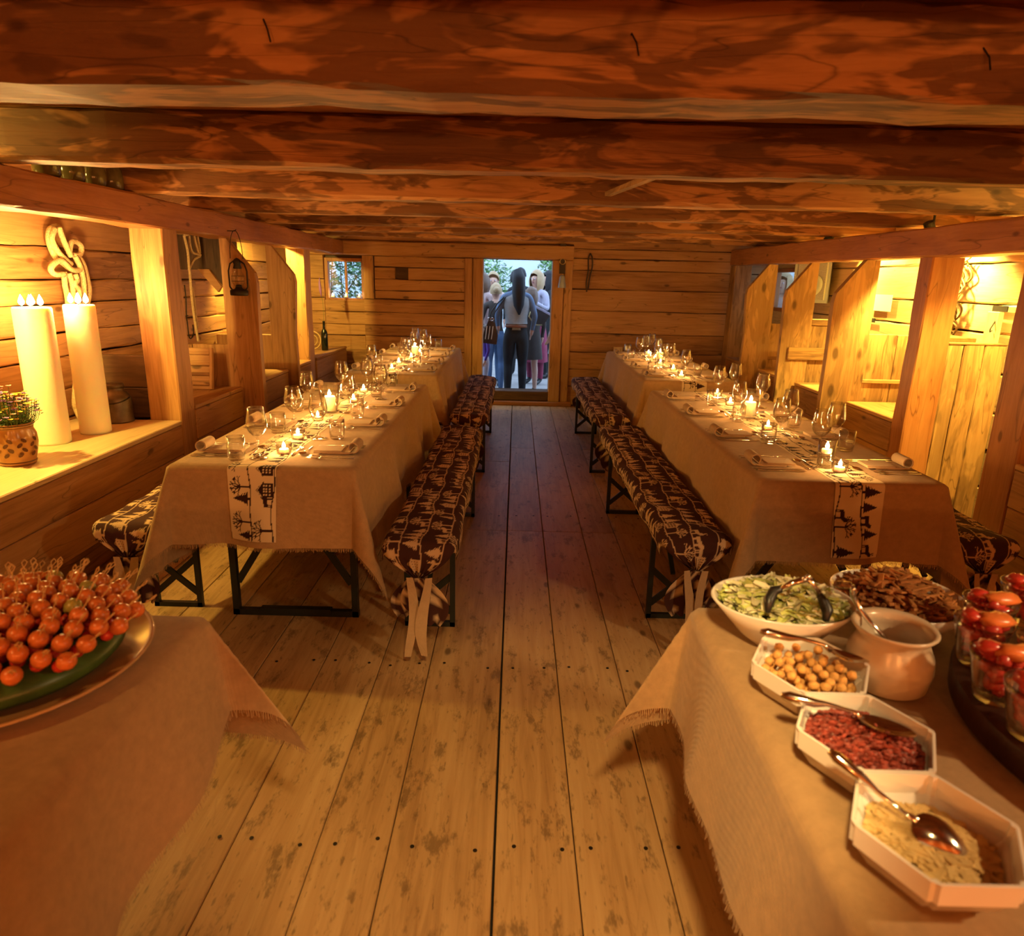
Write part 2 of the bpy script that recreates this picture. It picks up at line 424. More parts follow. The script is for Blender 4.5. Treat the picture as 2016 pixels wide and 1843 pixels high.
# a loose batten wedged between two joists
o = MB().bar((.56, 2.99, 1.925), (.47, 3.91, 1.95), .035, .022).build('batten', wood('old', 'y')); tag(o, 'small pale batten wedged between two ceiling joists', 'batten')
# bent nails in the joists
def bent_nail(p, label):
    o = MB().tube([Vector(p)+Vector(d) for d in ((0, .03, 0), (0, -.012, 0), (.01, -.022, -.02), (.016, -.024, -.045))], .0019, 6).build('bent_nail', M['iron'])
    tag(o, label, 'nail', 'bent nails in the joists')
for p in ((-.55, 1.665, 2.02), (.23, 1.665, 2.01), (.98, 1.67, 2.0)): bent_nail(p, 'bent iron nail in the thick hewn joist')

# ------------------------------------------------------------------ end wall with door and window
wb = MB()
DX0, DX1, DZ0, DZ1 = -.405, .415, .17, 1.73
WX0, WX1, WZ0, WZ1 = -2.285, -1.86, 1.226, 1.675
for x0, x1, z0, z1 in ((XL-.1, WX0, -.1, 2.2), (WX0, WX1, -.1, WZ0), (WX0, WX1, WZ1, 2.2), (WX1, DX0, -.1, 2.2), (DX0, DX1, -.1, DZ0), (DX0, DX1, DZ1, 2.2), (DX1, XR+.02, -.1, 2.2)):
    wb.box(x0, x1, YB+.10, YB+.16, z0, z1)
wall_back = wb.build('wall_back', wood('dark', 'x')); tag(wall_back, kind='structure')
def logs(x0, x1, zs, jit=.006, kind='plank'):
    for z0, z1 in zip(zs, zs[1:]):
        timber('log', (x0, YB+.05, (z0+z1)/2+R_.uniform(-.002, .002)), (x1, YB+.05, (z0+z1)/2), .10+R_.uniform(-jit, jit), z1-z0-.006, wood(kind, 'x'), wall_back, amp=.004, ch=.007)
logs(XL, WX0-.035, [0, .24, .45, .62, .80, .93, 1.08, 1.24, 1.46, 1.74])
logs(WX0-.03, WX1+.02, [0, .24, .45, .62, .80, .93, 1.08, WZ0-.005])
logs(WX1+.155, -.63, [1.24, 1.34, 1.47])
logs(WX1+.155, -1.464, [1.47, 1.61]); logs(-1.303, -.63, [1.47, 1.61]); logs(WX1+.155, -.63, [1.61, 1.735])
logs(WX1+.02, -.63, [0, .24, .45, .62, .80, .93, 1.08, 1.235])
timber('log', (WX1+.075, YB+.04, 1.24), (WX1+.075, YB+.04, 1.735), .13, .11, wood('plank', 'z'), wall_back, amp=.003)
plank(-1.464, -1.303, YB+.075, YB+.10, 1.47, 1.61, wood('dark', 'x'), wall_back, 'niche_panel')
logs(.66, XR, [0, .24, .45, .66, .89, 1.16, 1.41, 1.63, 1.76, 1.87, 2.06])
timber('log', (XL, YB+.02, 1.82), (.66, YB+.02, 1.82), .16, .165, wood('plank', 'x'), wall_back, amp=.006, ch=.015)
timber('log', (XL, YB+.05, 1.985), (XR, YB+.05, 1.985), .10, .15, wood('plank', 'x'), wall_back, amp=.004)
# door 1: jamb boards, lintel edge and threshold
door = empty('door_1', (0, YB, 0), kind='structure')
def dpl(x0, x1, y0, y1, z0, z1, mat, name): return plank(x0, x1, y0-YB, y1-YB, z0, z1, mat, door, name, c=.008)
dpl(-.63, -.535, YB-.03, YB+.10, 0, 1.735, wood('plank', 'z'), 'jamb_board'); dpl(-.53, DX0, YB-.05, YB+.14, 0, 1.735, wood('plank', 'z'), 'jamb_board')
dpl(DX1, .555, YB-.05, YB+.14, 0, 1.735, wood('plank', 'z'), 'jamb_board'); dpl(.56, .66, YB-.03, YB+.10, 0, 1.735, wood('plank', 'z'), 'jamb_board')
dpl(DX0, DX1, YB-.05, YB+.14, .05, DZ0, wood('dark', 'x'), 'threshold'); dpl(-.66, .70, YB-.13, YB-.05, 0, .05, wood('red', 'x'), 'step')
# window 1
def window(name, c, w, h, along, parent_kind='structure', mull=True):
    """window in a wall; along 'x' (end wall) or 'y' (side wall)"""
    r = empty(name, c, kind='structure')
    if along == 'y': r.rotation_euler[2] = PI/2
    f = MB(); t = .03
    for x0, x1, z0, z1 in ((-w/2-t, -w/2+.012, -h/2-t, h/2+t), (w/2-.012, w/2+t, -h/2-t, h/2+t), (-w/2, w/2, h/2-.012, h/2+t), (-w/2, w/2, -h/2-t, -h/2+.012)):
        MB().box(x0, x1, -.03, .06, z0, z1, .004).build('frame_rail', wood('red', 'z'), r)
    if mull: MB().box(-.013+.01, .013+.01, -.012, .03, -h/2, h/2, .003).build('mullion', wood('red', 'z'), r)
    xs_ = (-w/2, .01, w/2) if mull else (-w/2, w/2)
    for a, b in zip(xs_, xs_[1:]): MB().box(a+.01, b-.01, .008, .011, -h/2, h/2).build('pane', M['pane'], r)
    return r
window('window_1', ((WX0+WX1)/2, YB+.06, (WZ0+WZ1)/2), WX1-WX0, WZ1-WZ0, 'x')

# ------------------------------------------------------------------ side walls
def side_wall(name, x, sgn, zs, kind, hole=None):
    wm = MB()
    if hole:
        y0, y1, z0, z1 = hole
        for a, b, c, d in ((YF-.1, y0, -.1, 2.2), (y0, y1, -.1, z0), (y0, y1, z1, 2.2)):
            wm.box(*sorted((x+sgn*.08, x+sgn*.14)), a, b, c, d)
    else: wm.box(*sorted((x+sgn*.08, x+sgn*.14)), YF-.1, YB+.16, -.1, 2.2)
    w = tag(wm.build(name, wood('dark', 'y')), kind='structure')
    for z0, z1 in zip(zs, zs[1:]):
        ys = [YF, R_.uniform(1.2, 3.0), R_.uniform(5.0, 6.5), YB]
        if hole and z0 < hole[3]-.01 and z1 > hole[2]+.01:
            ys = [YF, R_.uniform(1.2, 3.0), 5.4, hole[0]]
        for a, b in zip(ys, ys[1:]):
            timber('log', (x+sgn*.04, a, (z0+z1)/2), (x+sgn*.04, b-.004, (z0+z1)/2), .08+R_.uniform(-.012, .012), z1-z0-.007, wood(kind, 'y'), w, amp=.006, ch=.01)
    return w
wall_left = side_wall('wall_left', XL, -1, [0, .22, .44, .62, .80, .99, 1.13, 1.30, 1.44, 1.62, 1.82, 2.09], 'plank')
wall_right = side_wall('wall_right', XR, 1, [0, .25, .5, .74, .99, 1.235, 1.42, 1.675, 1.86, 2.09], 'pale', hole=(7.84, YB+.165, 1.235, 1.675))
window('window_2', (XR+.03, 8.195, 1.455), .69, .42, 'y', mull=False)
wall_front = MB().box(XL-.1, XR+.1, YF-.16, YF-.1, -.1, 2.2).build('wall_front', wood('plank', 'x')); tag(wall_front, kind='structure')
for z0, z1 in zip([0, .3, .6, .9, 1.2, 1.5, 1.8], [.3, .6, .9, 1.2, 1.5, 1.8, 2.09]):
    timber('log', (XL, YF-.05, (z0+z1)/2), (XR, YF-.05, (z0+z1)/2), .1, z1-z0-.006, wood('plank', 'x'), wall_front, amp=.004)

# ------------------------------------------------------------------ timber frames beside the aisle
o = timber('header_beam', (HL-.10, .2, 1.82), (HL-.10, YB-.06, 1.82), .20, .16, wood('red', 'y'), amp=.006, ch=.01); tag(o, 'long squared header beam carrying the jars above the giant candles', 'beam')
mbR = timber('header_beam', (HR+.10, .2, 1.78), (HR+.10, YB-.06, 1.78), .20, .175, wood('red', 'y'), amp=.006, ch=.01); tag(mbR, 'long squared header beam above the bays with the loudspeaker', 'beam')
for v in mbR.data.vertices: v.co.z += (v.co.y/8.2)*.055
def post(name, x0, x1, y0, y1, z1, label, kind='plank', z0=0.0):
    o = timber(name, ((x0+x1)/2, (y0+y1)/2, z0), ((x0+x1)/2, (y0+y1)/2, z1), x1-x0, y1-y0, wood(kind, 'z'), amp=.004, ch=.008)
    return tag(o, label, 'post')
post('timber_post', HL-.20, HL-.005, 4.18, 4.37, 1.74, 'squared timber post beside the ledge with the giant candles')
post('timber_post', HL-.20, HL-.02, 6.97, 7.16, 1.74, 'squared timber post beside the ledge with the wine bottle')
post('timber_post', HR+.005, HR+.20, 8.27, 8.46, 1.715, 'squared timber post in the corner by the end wall', 'old')
post('timber_post', HR+.005, HR+.20, 4.36, 4.505, 1.69, 'squared timber post at the end of the plank partition', 'red')
post('timber_post', HR+.005, HR+.235, 3.34, 3.57, 1.685, 'cracked timber post between plank partition and the buffet', 'red')
post('timber_post', XL+.02, XL+.14, 3.02, 3.12, 1.74, 'slim timber post standing behind the thicker giant candle', 'pale', z0=.614)
# stall partitions: a tall shaped plank on the aisle side, lower boards behind it
def stall(name, y, xa, xb, sgn, zt, low, label, kind, xwall, n=2, rail=False):
    r = empty(name, (xa, y, 0), label, 'partition')
    d = xb-xa
    w = abs(d)
    # local: u from aisle edge (0) to back edge (w), chamfer on the aisle side
    rr = random.Random(name+str(y)); u0 = .0
    pts = [(0, 0), (rr.uniform(-.01, .01), .3), (rr.uniform(-.012, .012), .62), (rr.uniform(-.008, .012), 1.0), (-.012, zt-.30), (0, zt-.235), (.185, zt), (w, zt), (w, .9), (w+.01, 0)]
    MB().prism([(sgn*u, z) for u, z in pts], 1, -.03, .03).build('plank', wood(kind, 'z'), r)
    x = w+.004; tot = abs(xwall-xa)-x-.01; k = n
    for i in range(k):
        a = x+tot*i/k; b = x+tot*(i+1)/k-.004
        xx = sorted((sgn*a, sgn*b)); plank(xx[0], xx[1], .0, .045, 0, low+rr.uniform(-.004, .004), wood(kind, 'z'), r)
    if rail:
        xx = sorted((sgn*.06, sgn*(x+tot))); plank(xx[0], xx[1], -.06, -.031, low-.30, low-.19, wood(kind, 'x'), r, 'rail')
        xx = sorted((sgn*x, sgn*(x+tot))); plank(xx[0], xx[1], -.02, .065, low+.001, low+.055, wood(kind, 'x'), r, 'cap_rail')
    else:
        xx = sorted((sgn*x, sgn*(x+tot))); plank(xx[0], xx[1], -.012, -.001, low-.36, low-.33, wood(kind, 'x'), r, 'rail')
    return r
stall('stall_partition', 5.20, -1.905, -2.14, -1, 1.738, .98, 'shaped plank stall partition behind the hanging lantern', 'plank', XL+.01)
stall('stall_partition', 6.28, -1.960, -2.19, -1, 1.738, .97, 'shaped plank stall partition with a large knot swirl', 'plank', XL+.01)
stall('stall_partition', 7.17, 2.315, 2.585, 1, 1.705, 1.13, 'shaped plank stall partition next to the end-wall corner post', 'old', XR-.01)
stall('stall_partition', 6.235, 2.355, 2.60, 1, 1.70, 1.17, 'shaped plank stall partition with rail, under the loudspeaker', 'old', XR-.01, 2, True)
stall('stall_partition', 5.20, 2.318, 2.60, 1, 1.695, 1.17, 'shaped plank stall partition closest to the pinned paper sheet', 'old', XR-.01, 2)
r = empty('plank_partition', (2.70, 4.40, 0), 'yellow-lit partition of upright weathered planks between two timber posts', 'partition')
px = [.005, .105, .235, .372]
for a, b in zip(px, px[1:]): timber('plank', ((a+b)/2, 0, 0), ((a+b)/2, 0, 1.17+R_.uniform(-.004, .004)), b-a-.005, .05, wood('old', 'z'), r, amp=.004, ch=.006)
plank(0, .372, -.03, .03, 1.172, 1.185, wood('old', 'x'), r, 'cap_strip')
r = empty('low_partition', (HL-.21, 4.25, 0), 'dark low board partition behind the old milk can', 'partition')
plank(XL+.01-HL+.21, 0, -.02, .025, .615, .80, wood('dark', 'x'), r); plank(XL+.01-HL+.21, 0, -.02, .025, .804, 1.0, wood('dark', 'x'), r)
# ledges (old mangers)
def ledge(y0, y1, side, z, label, kind='plank', edge='pale', split=None):
    xf, xw, s = (HL, XL+.022, -1) if side < 0 else (HR, XR-.022, 1)
    r = empty('manger_ledge', (xf, y0, 0), label, 'ledge')
    def pl(a, b, ya, yb, za, zb, mt, nm='front_plank'):
        xx = sorted((s*a, s*b)); return plank(xx[0], xx[1], ya, yb, za, zb, mt, r, nm, c=.005)
    D = abs(xw-xf); Ln = y1-y0
    pl(.0, D, 0, Ln, z-.028, z, wood(edge, 'y'), 'ledge_board')
    zz = split or [0, .24, .45, z-.03]
    for i, (a, b) in enumerate(zip(zz, zz[1:])):
        off = .10 if (i == 0 and split) else .004+.003*(i % 2)
        pl(off, off+.05, 0, Ln, a+.002, b-.002, wood(kind, 'y'))
    return r
ledge(1.0, 4.17, -1, .615, 'wide pale ledge under the giant pillar candles', 'plank', 'pale', [0, .185, .40, .585])
ledge(4.375, 5.165, -1, .675, 'wooden manger ledge holding the leaning slatted board', 'plank', 'plank')
ledge(5.246, 6.245, -1, .675, 'wooden manger ledge between the two shaped plank partitions', 'plank', 'plank')
ledge(6.327, 6.965, -1, .675, 'wooden manger ledge between shaped partition and squared post', 'plank', 'plank')
ledge(7.165, 8.45, -1, .675, 'wooden manger ledge carrying the wine bottle', 'plank', 'plank')
ledge(4.51, 5.165, 1, .675, 'wooden manger ledge behind the plank partition and post', 'plank', 'plank')
ledge(5.27, 6.17, 1, .675, 'wooden manger ledge below the pinned paper sheet', 'plank', 'plank')
ledge(6.305, 7.135, 1, .675, 'wooden manger ledge below the loudspeaker', 'plank', 'plank')
ledge(7.217, 8.26, 1, .675, 'wooden manger ledge in the corner by the end wall', 'plank', 'plank')
ledge(1.0, 3.335, 1, .675, 'wooden manger ledge in front of the cracked post', 'plank', 'plank')
plank(HL, HL+.03, 1.2, 4.2, 0, .02, wood('floor', 'y'), floor, 'edge_strip')

# ------------------------------------------------------------------ lamps hidden behind the header beams
def bay_lamp(loc, target, watt, deg, label, color=YEL):
    r = empty('spot_lamp', loc, label, 'lamp')
    d = (Vector(target)-Vector(loc)).normalized()
    MB().tube([-d*.10, -d*.095, d*.012], [.02, .033, .036], 14).build('housing', M['lamp'], r)
    MB().tube([-d*.05, Vector((0, 0, .06)), Vector((0, 0, ZC-loc[2]))], .008, 8).build('bracket', M['lamp'], r)
    spot('bulb_light', Vector(loc)+d*.03, target, watt, color, deg, .5, .03)
    return r

def at(px, py, z):
    """world point on height z seen at photo pixel (px, py)"""
    d = CF+CX*((px-1008)/FPX)-CU*((py-921.5)/FPX)
    return Vector((0, 0, CAMH))+d*((z-CAMH)/d.z)

# ------------------------------------------------------------------ cloth
def cloth(name, x0, x1, y0, y1, z, hx0, hx1, hy0, hy1, seed=0, res=.022, flare=.10, cflare=.34, mat=None, ripple=.012, bias=0.0, skew=0.0, lim=(9, 9)):
    """sackcloth draped over a table rectangle, overhanging each side; corners fall as flared cones"""
    rr = random.Random(seed); ph = [rr.uniform(0, 6.28) for _ in range(12)]
    def axis(a, b, ha, hb):
        n0, n1, n2 = max(2, int(ha/res)), max(2, int((b-a)/(res*1.6))), max(2, int(hb/res))
        return [a-ha+ha*i/n0 for i in range(n0)]+[a+(b-a)*i/n1 for i in range(n1)]+[b+hb*i/n2 for i in range(n2+1)]
    us, vs_ = axis(x0, x1, hx0, hx1), axis(y0, y1, hy0, hy1)
    R = .018; LQ = R*PI/2
    def drop(d, fl):
        if d <= LQ: return R*math.sin(d/R), R*(1-math.cos(d/R))
        e = d-LQ; return R+fl*e, R+e*math.sqrt(max(0, 1-fl*fl))
    def pos(u, v):
        sx = -1 if u < x0 else (1 if u > x1 else 0); sy = -1 if v < y0 else (1 if v > y1 else 0)
        dx = x0-u if sx < 0 else (u-x1 if sx > 0 else 0); dy = y0-v if sy < 0 else (v-y1 if sy > 0 else 0)
        if skew and sx > 0: dx *= min(1.75, 1+skew*(y1-min(v, y1)))
        cu, cv = min(max(u, x0), x1), min(max(v, y0), y1)
        if not sx and not sy: return (u, v, z+.0004*math.sin(u*9+ph[0])*math.sin(v*7+ph[1]))
        h = math.hypot(dx, dy); th = math.atan2(dy, dx) if (sx and sy) else (0 if sx else PI/2)
        fl = flare+(cflare-flare)*abs(math.sin(2*th))**1.7 if (sx and sy) else flare
        # ripples along the hem
        if sx and not sy:
            e = min(v-y0, y1-v); k = min(1, e/.25); fl += ripple/.35*8*(math.sin(v*7.5+ph[2+sx])+.5*math.sin(v*17+ph[4+sx]))*k*.35
        if sy and not sx:
            e = min(u-x0, x1-u); k = min(1, e/.2); fl += ripple/.35*8*(math.sin(u*9.5+ph[6+sy])+.5*math.sin(u*21+ph[8+sy]))*k*.35
        fl = max(-.12, min(.75, fl))
        o, dn = drop(h, fl)
        if sx:   # the cloth lies against the bench beside the table and does not pass through it
            free = 0 if not sy else max(0.0, o*math.sin(th)-.03)*2.0
            ox = o*math.cos(th); mx = lim[0 if sx < 0 else 1]+free
            if ox > mx*.6: ox = mx*.6+(mx*.4)*math.tanh((ox-mx*.6)/(mx*.4))
            if not bias: return (cu+sx*ox, cv+sy*o*math.sin(th), z-dn)
        return (cu+sx*o*math.cos(th*(1-bias*math.sin(2*th) if sx and sy else 1)), cv+sy*o*math.sin(th)*(1-bias*abs(math.sin(2*th)) if sx and sy else 1), z-dn)
    V = [pos(u, v) for v in vs_ for u in us]; nu, nv = len(us), len(vs_)
    mb = MB(); mb.v = V
    mb.f = [(j*nu+i, j*nu+i+1, (j+1)*nu+i+1, (j+1)*nu+i) for j in range(nv-1) for i in range(nu-1)]
    o = mb.build(name, mat or M['linen'], smooth=True)
    # frayed hem
    fr = MB()
    def edge(idx, inner):
        for a, b, ia in zip(idx, idx[1:], inner):
            A, B, I = Vector(V[a]), Vector(V[b]), Vector(V[ia]); d = (A-I)
            if d.length < 1e-6: continue
            d.normalize(); k = max(1, int((B-A).length/.0045))
            for q in range(k):
                p = A.lerp(B, (q+.2)/k); p2 = A.lerp(B, (q+.62)/k); ln = rr.uniform(.008, .02)
                j = Vector((rr.uniform(-.25, .25), rr.uniform(-.25, .25), -.15)); e = (d+j*.6).normalized()*ln
                fr.add([p, p2, p2+e*.9, p+e], [(0, 1, 2, 3)])
    edge([i for i in range(nu)], [nu+i for i in range(nu)])
    edge([(nv-1)*nu+i for i in range(nu)], [(nv-2)*nu+i for i in range(nu)])
    edge([j*nu for j in range(nv)], [j*nu+1 for j in range(nv)])
    edge([j*nu+nu-1 for j in range(nv)], [j*nu+nu-2 for j in range(nv)])
    f = fr.build('fringe', mat or M['linen'], o, recalc=False); f['kind'] = 'stuff'
    return o, pos

# ------------------------------------------------------------------ folk print raster
class Print:
    def __init__(s, ls, lt, d): s.d = d; s.ns = int(ls/d)+1; s.nt = int(lt/d)+1; s.a = np.zeros((s.ns, s.nt), np.float32); s.ls, s.lt = ls, lt
    def win(s, pts, w=0):
        xs_ = [p[0] for p in pts]; ys_ = [p[1] for p in pts]
        i0, i1 = max(0, int((min(xs_)-w)/s.d)-1), min(s.ns, int((max(xs_)+w)/s.d)+3); j0, j1 = max(0, int((min(ys_)-w)/s.d)-1), min(s.nt, int((max(ys_)+w)/s.d)+3)
        if i1 <= i0 or j1 <= j0: return None
        X, Y = np.meshgrid(np.arange(i0, i1)*s.d, np.arange(j0, j1)*s.d, indexing='ij'); return (slice(i0, i1), slice(j0, j1)), X, Y
    def poly(s, pts, val=1.0):
        w = s.win(pts)
        if not w: return
        sl, X, Y = w; ins = np.zeros(X.shape, bool)
        for (x1, y1), (x2, y2) in zip(pts, pts[1:]+pts[:1]):
            if y1 == y2: continue
            ins ^= ((y1 > Y) != (y2 > Y)) & (X < (x2-x1)*(Y-y1)/(y2-y1)+x1)
        s.a[sl][ins] = val
    def seg(s, p, q, w, val=1.0):
        r = s.win([p, q], w)
        if not r: return
        sl, X, Y = r; dx, dy = q[0]-p[0], q[1]-p[1]; l2 = dx*dx+dy*dy+1e-12
        t = np.clip(((X-p[0])*dx+(Y-p[1])*dy)/l2, 0, 1); D = np.hypot(X-p[0]-t*dx, Y-p[1]-t*dy)
        s.a[sl][D < w/2] = val
def motif_print(ls, lt, d, seed, row=.092):
    P = Print(ls, lt, d); rr = random.Random(seed)
    nrow = int(lt/row)+1
    for k in range(nrow):
        t0 = lt-k*row-.012; ph = rr.uniform(0, 6)
        base = lambda s_: t0+.006*math.sin(s_*13+ph)+.004*math.sin(s_*31+ph*2)
        n = int(ls/.02)
        for i in range(n): P.seg((i*.02, base(i*.02)), (i*.02+.02, base(i*.02+.02)), .0045)
        def pt(s0, a, b): return (s0+a, base(s0)-b)
        s0 = rr.uniform(0, .06)
        while s0 < ls:
            c = rr.random()
            if c < .46:      # spruce
                h = rr.uniform(.060, .080); w = h*.40; L_ = [(0, h)]
                Rt = []; nt_ = 6
                for q in range(nt_):
                    f0 = (q+1)/nt_; Rt += [(w*f0, h*(1-f0*.86)), (w*f0*.55, h*(1-f0*.86)+h*.02)]
                pts = [(0, h)]+Rt+[(.004, h*.13), (.004, 0), (-.004, 0), (-.004, h*.13)]+[(-a, b) for a, b in reversed(Rt)]
                P.poly([pt(s0, a, b) for a, b in pts]); s0 += rr.uniform(.042, .06)
            elif c < .72:    # cow or deer
                l = .036; P.poly([pt(s0, *q) for q in ((-l/2, .016), (-l/2, .032), (l*.3, .034), (l*.5, .045), (l*.85, .042), (l*.85, .034), (l*.5, .018))])
                for a in (-l/2+.003, -l/2+.009, l*.34, l*.46): P.seg(pt(s0, a, .02), pt(s0, a, .001), .004)
                if rr.random() < .5:
                    P.seg(pt(s0, l*.6, .043), pt(s0, l*.75, .060), .003); P.seg(pt(s0, l*.6, .043), pt(s0, l*.5, .058), .003)
                s0 += rr.uniform(.045, .06)
            elif c < .91:    # bare tree
                P.seg(pt(s0, 0, 0), pt(s0, 0, .042), .008)
                def br(p, ang, l, w, dep):
                    q = (p[0]+math.cos(ang)*l, p[1]+math.sin(ang)*l); P.seg(pt(s0, *p), pt(s0, *q), w)
                    if dep:
                        for da in (-.55, .45): br(q, ang+da+rr.uniform(-.15, .15), l*.72, max(.0032, w*.7), dep-1)
                for a0 in (.5, 1.1, PI-1.1, PI-.5, PI/2): br((0, .038), a0, .020, .0045, 2)
                s0 += rr.uniform(.09, .11)
            else:            # chalet
                P.poly([pt(s0, *q) for q in ((-.028, .004), (-.028, .040), (-.034, .042), (0, .072), (.034, .042), (.028, .040), (.028, .004))])
                for zz in (.014, .026, .038):
                    for xx in (-.018, -.006, .006, .018): P.poly([pt(s0, *q) for q in ((xx-.0032, zz), (xx+.0032, zz), (xx+.0032, zz+.006), (xx-.0032, zz+.006))], 0.0)
                P.seg(pt(s0, -.026, .048), pt(s0, 0, .066), .0028, 0.0); P.seg(pt(s0, .026, .048), pt(s0, 0, .066), .0028, 0.0)
                s0 += rr.uniform(.075, .09)
    return P
def grid_mesh(name, P, fn, mat):
    ns, nt_ = P.ns, P.nt
    V = np.array([fn(i*P.d, j*P.d) for i in range(ns) for j in range(nt_)], np.float32)
    me = bpy.data.meshes.new(name); I = np.arange(ns*nt_).reshape(ns, nt_)
    Fq = np.stack([I[:-1, :-1], I[1:, :-1], I[1:, 1:], I[:-1, 1:]], -1).reshape(-1, 4)
    me.vertices.add(ns*nt_); me.vertices.foreach_set('co', V.ravel())
    me.loops.add(Fq.size); me.loops.foreach_set('vertex_index', Fq.ravel().astype(np.int32))
    me.polygons.add(len(Fq)); me.polygons.foreach_set('loop_start', np.arange(0, Fq.size, 4, dtype=np.int32))
    me.polygons.foreach_set('use_smooth', np.ones(len(Fq), bool))
    me.update(calc_edges=True); me.validate()
    a = me.attributes.new('print', 'FLOAT', 'POINT'); a.data.foreach_set('value', P.a.ravel())
    me.materials.append(mat); return me

# ------------------------------------------------------------------ tables
TZ = .785; TW, TLn = .70, 2.20
TABLES = [  # x centre, near y, description, inner side (towards the aisle)
    (-.970, 2.56, 'by the giant candles', 1),
    (1.304, 2.54, 'by the plank partition', -1),
    (-.955, 5.25, 'by the end-wall window', 1),
    (1.345, 5.25, 'by the loudspeaker bays', -1)]
def make_table(x, y, desc):
    r = empty('trestle_table', (x, y, 0), 'folding trestle table on steel frames, covered with cloth, '+desc, 'table')
    for i in range(3):
        w = (TW-.02)/3; plank(-TW/2+.01+i*w, -TW/2+.008+(i+1)*w, .01, TLn-.01, TZ-.032, TZ-.004, wood('pale', 'y'), r, 'tabletop_board')
    for yy in (.30, TLn-.30):
        f = empty('leg_frame', (0, yy, 0)); f.parent = r
        for nm, p, q, w in (('upright', (-.27, 0, .0), (-.27, 0, TZ-.034), .028), ('upright', (.27, 0, .0), (.27, 0, TZ-.034), .028), ('foot_bar', (-.285, 0, .014), (.285, 0, .014), .028),
                            ('brace', (-.255, 0, .16), (-.05, 0, TZ-.30), .030), ('brace', (.255, 0, .16), (.05, 0, TZ-.30), .030), ('cross_bar', (-.27, 0, TZ-.30), (.27, 0, TZ-.30), .022)):
            MB().bar(p, q, w if nm != 'brace' else .012, w).build(nm, M['steel'], f)
        MB().bar((-.16, -.004, .028), (.16, -.004, .028), .034, .02).build('foot_pad', M['steel'], f)
    d = 1
    for yy, y2 in ((.30, .75), (TLn-.30, TLn-.75)):
        for sx in (-.2, .2): MB().bar((sx, yy, .42), (sx*.5, y2, TZ-.036), .022, .012).build('stay', M['steel'], r)
    return r
cloth_pos = []
CLEAR = [(.064, .105), (.054, .105), (.078, .110), (.100, .095)]   # room between table edge and bench cover on either side
for k, (x, y, desc, inn) in enumerate(TABLES):
    make_table(x, y, desc)
    o, pos = cloth('tablecloth', x-TW/2, x+TW/2, y, y+TLn, TZ, .43, .43, .325, .325, seed=11+k, lim=CLEAR[k])
    tag(o, 'beige sackcloth tablecloth with frayed hem on the table '+desc, 'tablecloth', 'sackcloth tablecloths'); cloth_pos.append(pos)
# runners with dark folk print
RW = .19
Pr = motif_print(TLn+.60, RW, .0032, 5)
def runner_fn(pos, x, y):
    def fn(s, t):
        v = y-.30+s; u = x-RW/2+t; p = pos(u, v)
        if v < y: return (p[0], p[1]-.004, p[2]+.001)
        if v > y+TLn: return (p[0], p[1]+.004, p[2]+.001)
        return (p[0], p[1], p[2]+.0010)
    return fn
for k, (x, y, desc, inn) in enumerate(TABLES):
    flip = inn < 0
    P2 = Print(Pr.ls, Pr.lt, Pr.d)
    P2.a = Pr.a[::-1, ::-1].copy() if flip else Pr.a
    xo = x+(-.03 if not flip else .02)
    me = grid_mesh('table_runner', P2, runner_fn(cloth_pos[k], xo, y), M['runner_print'])
    o = bpy.data.objects.new('table_runner', me); link(o)
    tag(o, 'cream runner printed with dark trees and animals on the table '+desc, 'table runner', 'printed table runners')

# ------------------------------------------------------------------ benches
BH, BW, BL = .475, .26, 2.20
def make_bench(x, y, label, rz=0):
    r = empty('bench', (x, y, 0), label, 'bench')
    plank(-BW/2+.02, BW/2-.02, .10, BL-.10, BH-.024, BH, wood('pale', 'y'), r, 'seat')
    for yy in (.36, BL-.36):
        f = empty('leg_frame', (0, yy, 0)); f.parent = r
        for nm, p, q, w, h in (('upright', (-.10, 0, 0), (-.10, 0, BH-.03), .022, .022), ('upright', (.10, 0, 0), (.10, 0, BH-.03), .022, .022), ('foot_bar', (-.11, 0, .011), (.11, 0, .011), .022, .022),
                            ('top_bar', (-.11, 0, BH-.05), (.11, 0, BH-.05), .02, .02), ('brace', (-.095, .002, .07), (.095, .002, .24), .01, .028), ('brace', (.095, -.002, .07), (-.095, -.002, .24), .01, .028)):
            MB().bar(p, q, w, h).build(nm, M['steel'], f)
    for yy, y2 in ((.36, .70), (BL-.36, BL-.70)): MB().bar((0, yy, .22), (0, y2, BH-.03), .02, .012).build('stay', M['steel'], r)
    return r
# cushion cover: candy-wrapped pad tied with ribbons at both ends
SEC_SIDE, SEC_R, SEC_HW = .05, .035, .142
SEC_T = 2*SEC_SIDE+2*SEC_R*PI/2+2*(SEC_HW-SEC_R)
def sec(t):
    q = SEC_R*PI/2
    if t < SEC_SIDE: return (-SEC_HW, -SEC_R-SEC_SIDE+t)
    t -= SEC_SIDE
    if t < q: a = t/SEC_R; return (-SEC_HW+SEC_R*(1-math.cos(a)), -SEC_R+SEC_R*math.sin(a))
    t -= q; w = 2*(SEC_HW-SEC_R)
    if t < w: return (-SEC_HW+SEC_R+t, .006*math.sin(PI*t/w))
    t -= w
    if t < q: a = t/SEC_R; return (SEC_HW-SEC_R+SEC_R*math.sin(a), -SEC_R+SEC_R*math.cos(a))
    t -= q; return (SEC_HW, -SEC_R-t)
CR = .05; CDROP = .085; CEND = CR*PI/2+CDROP; CLEN = BL+.03
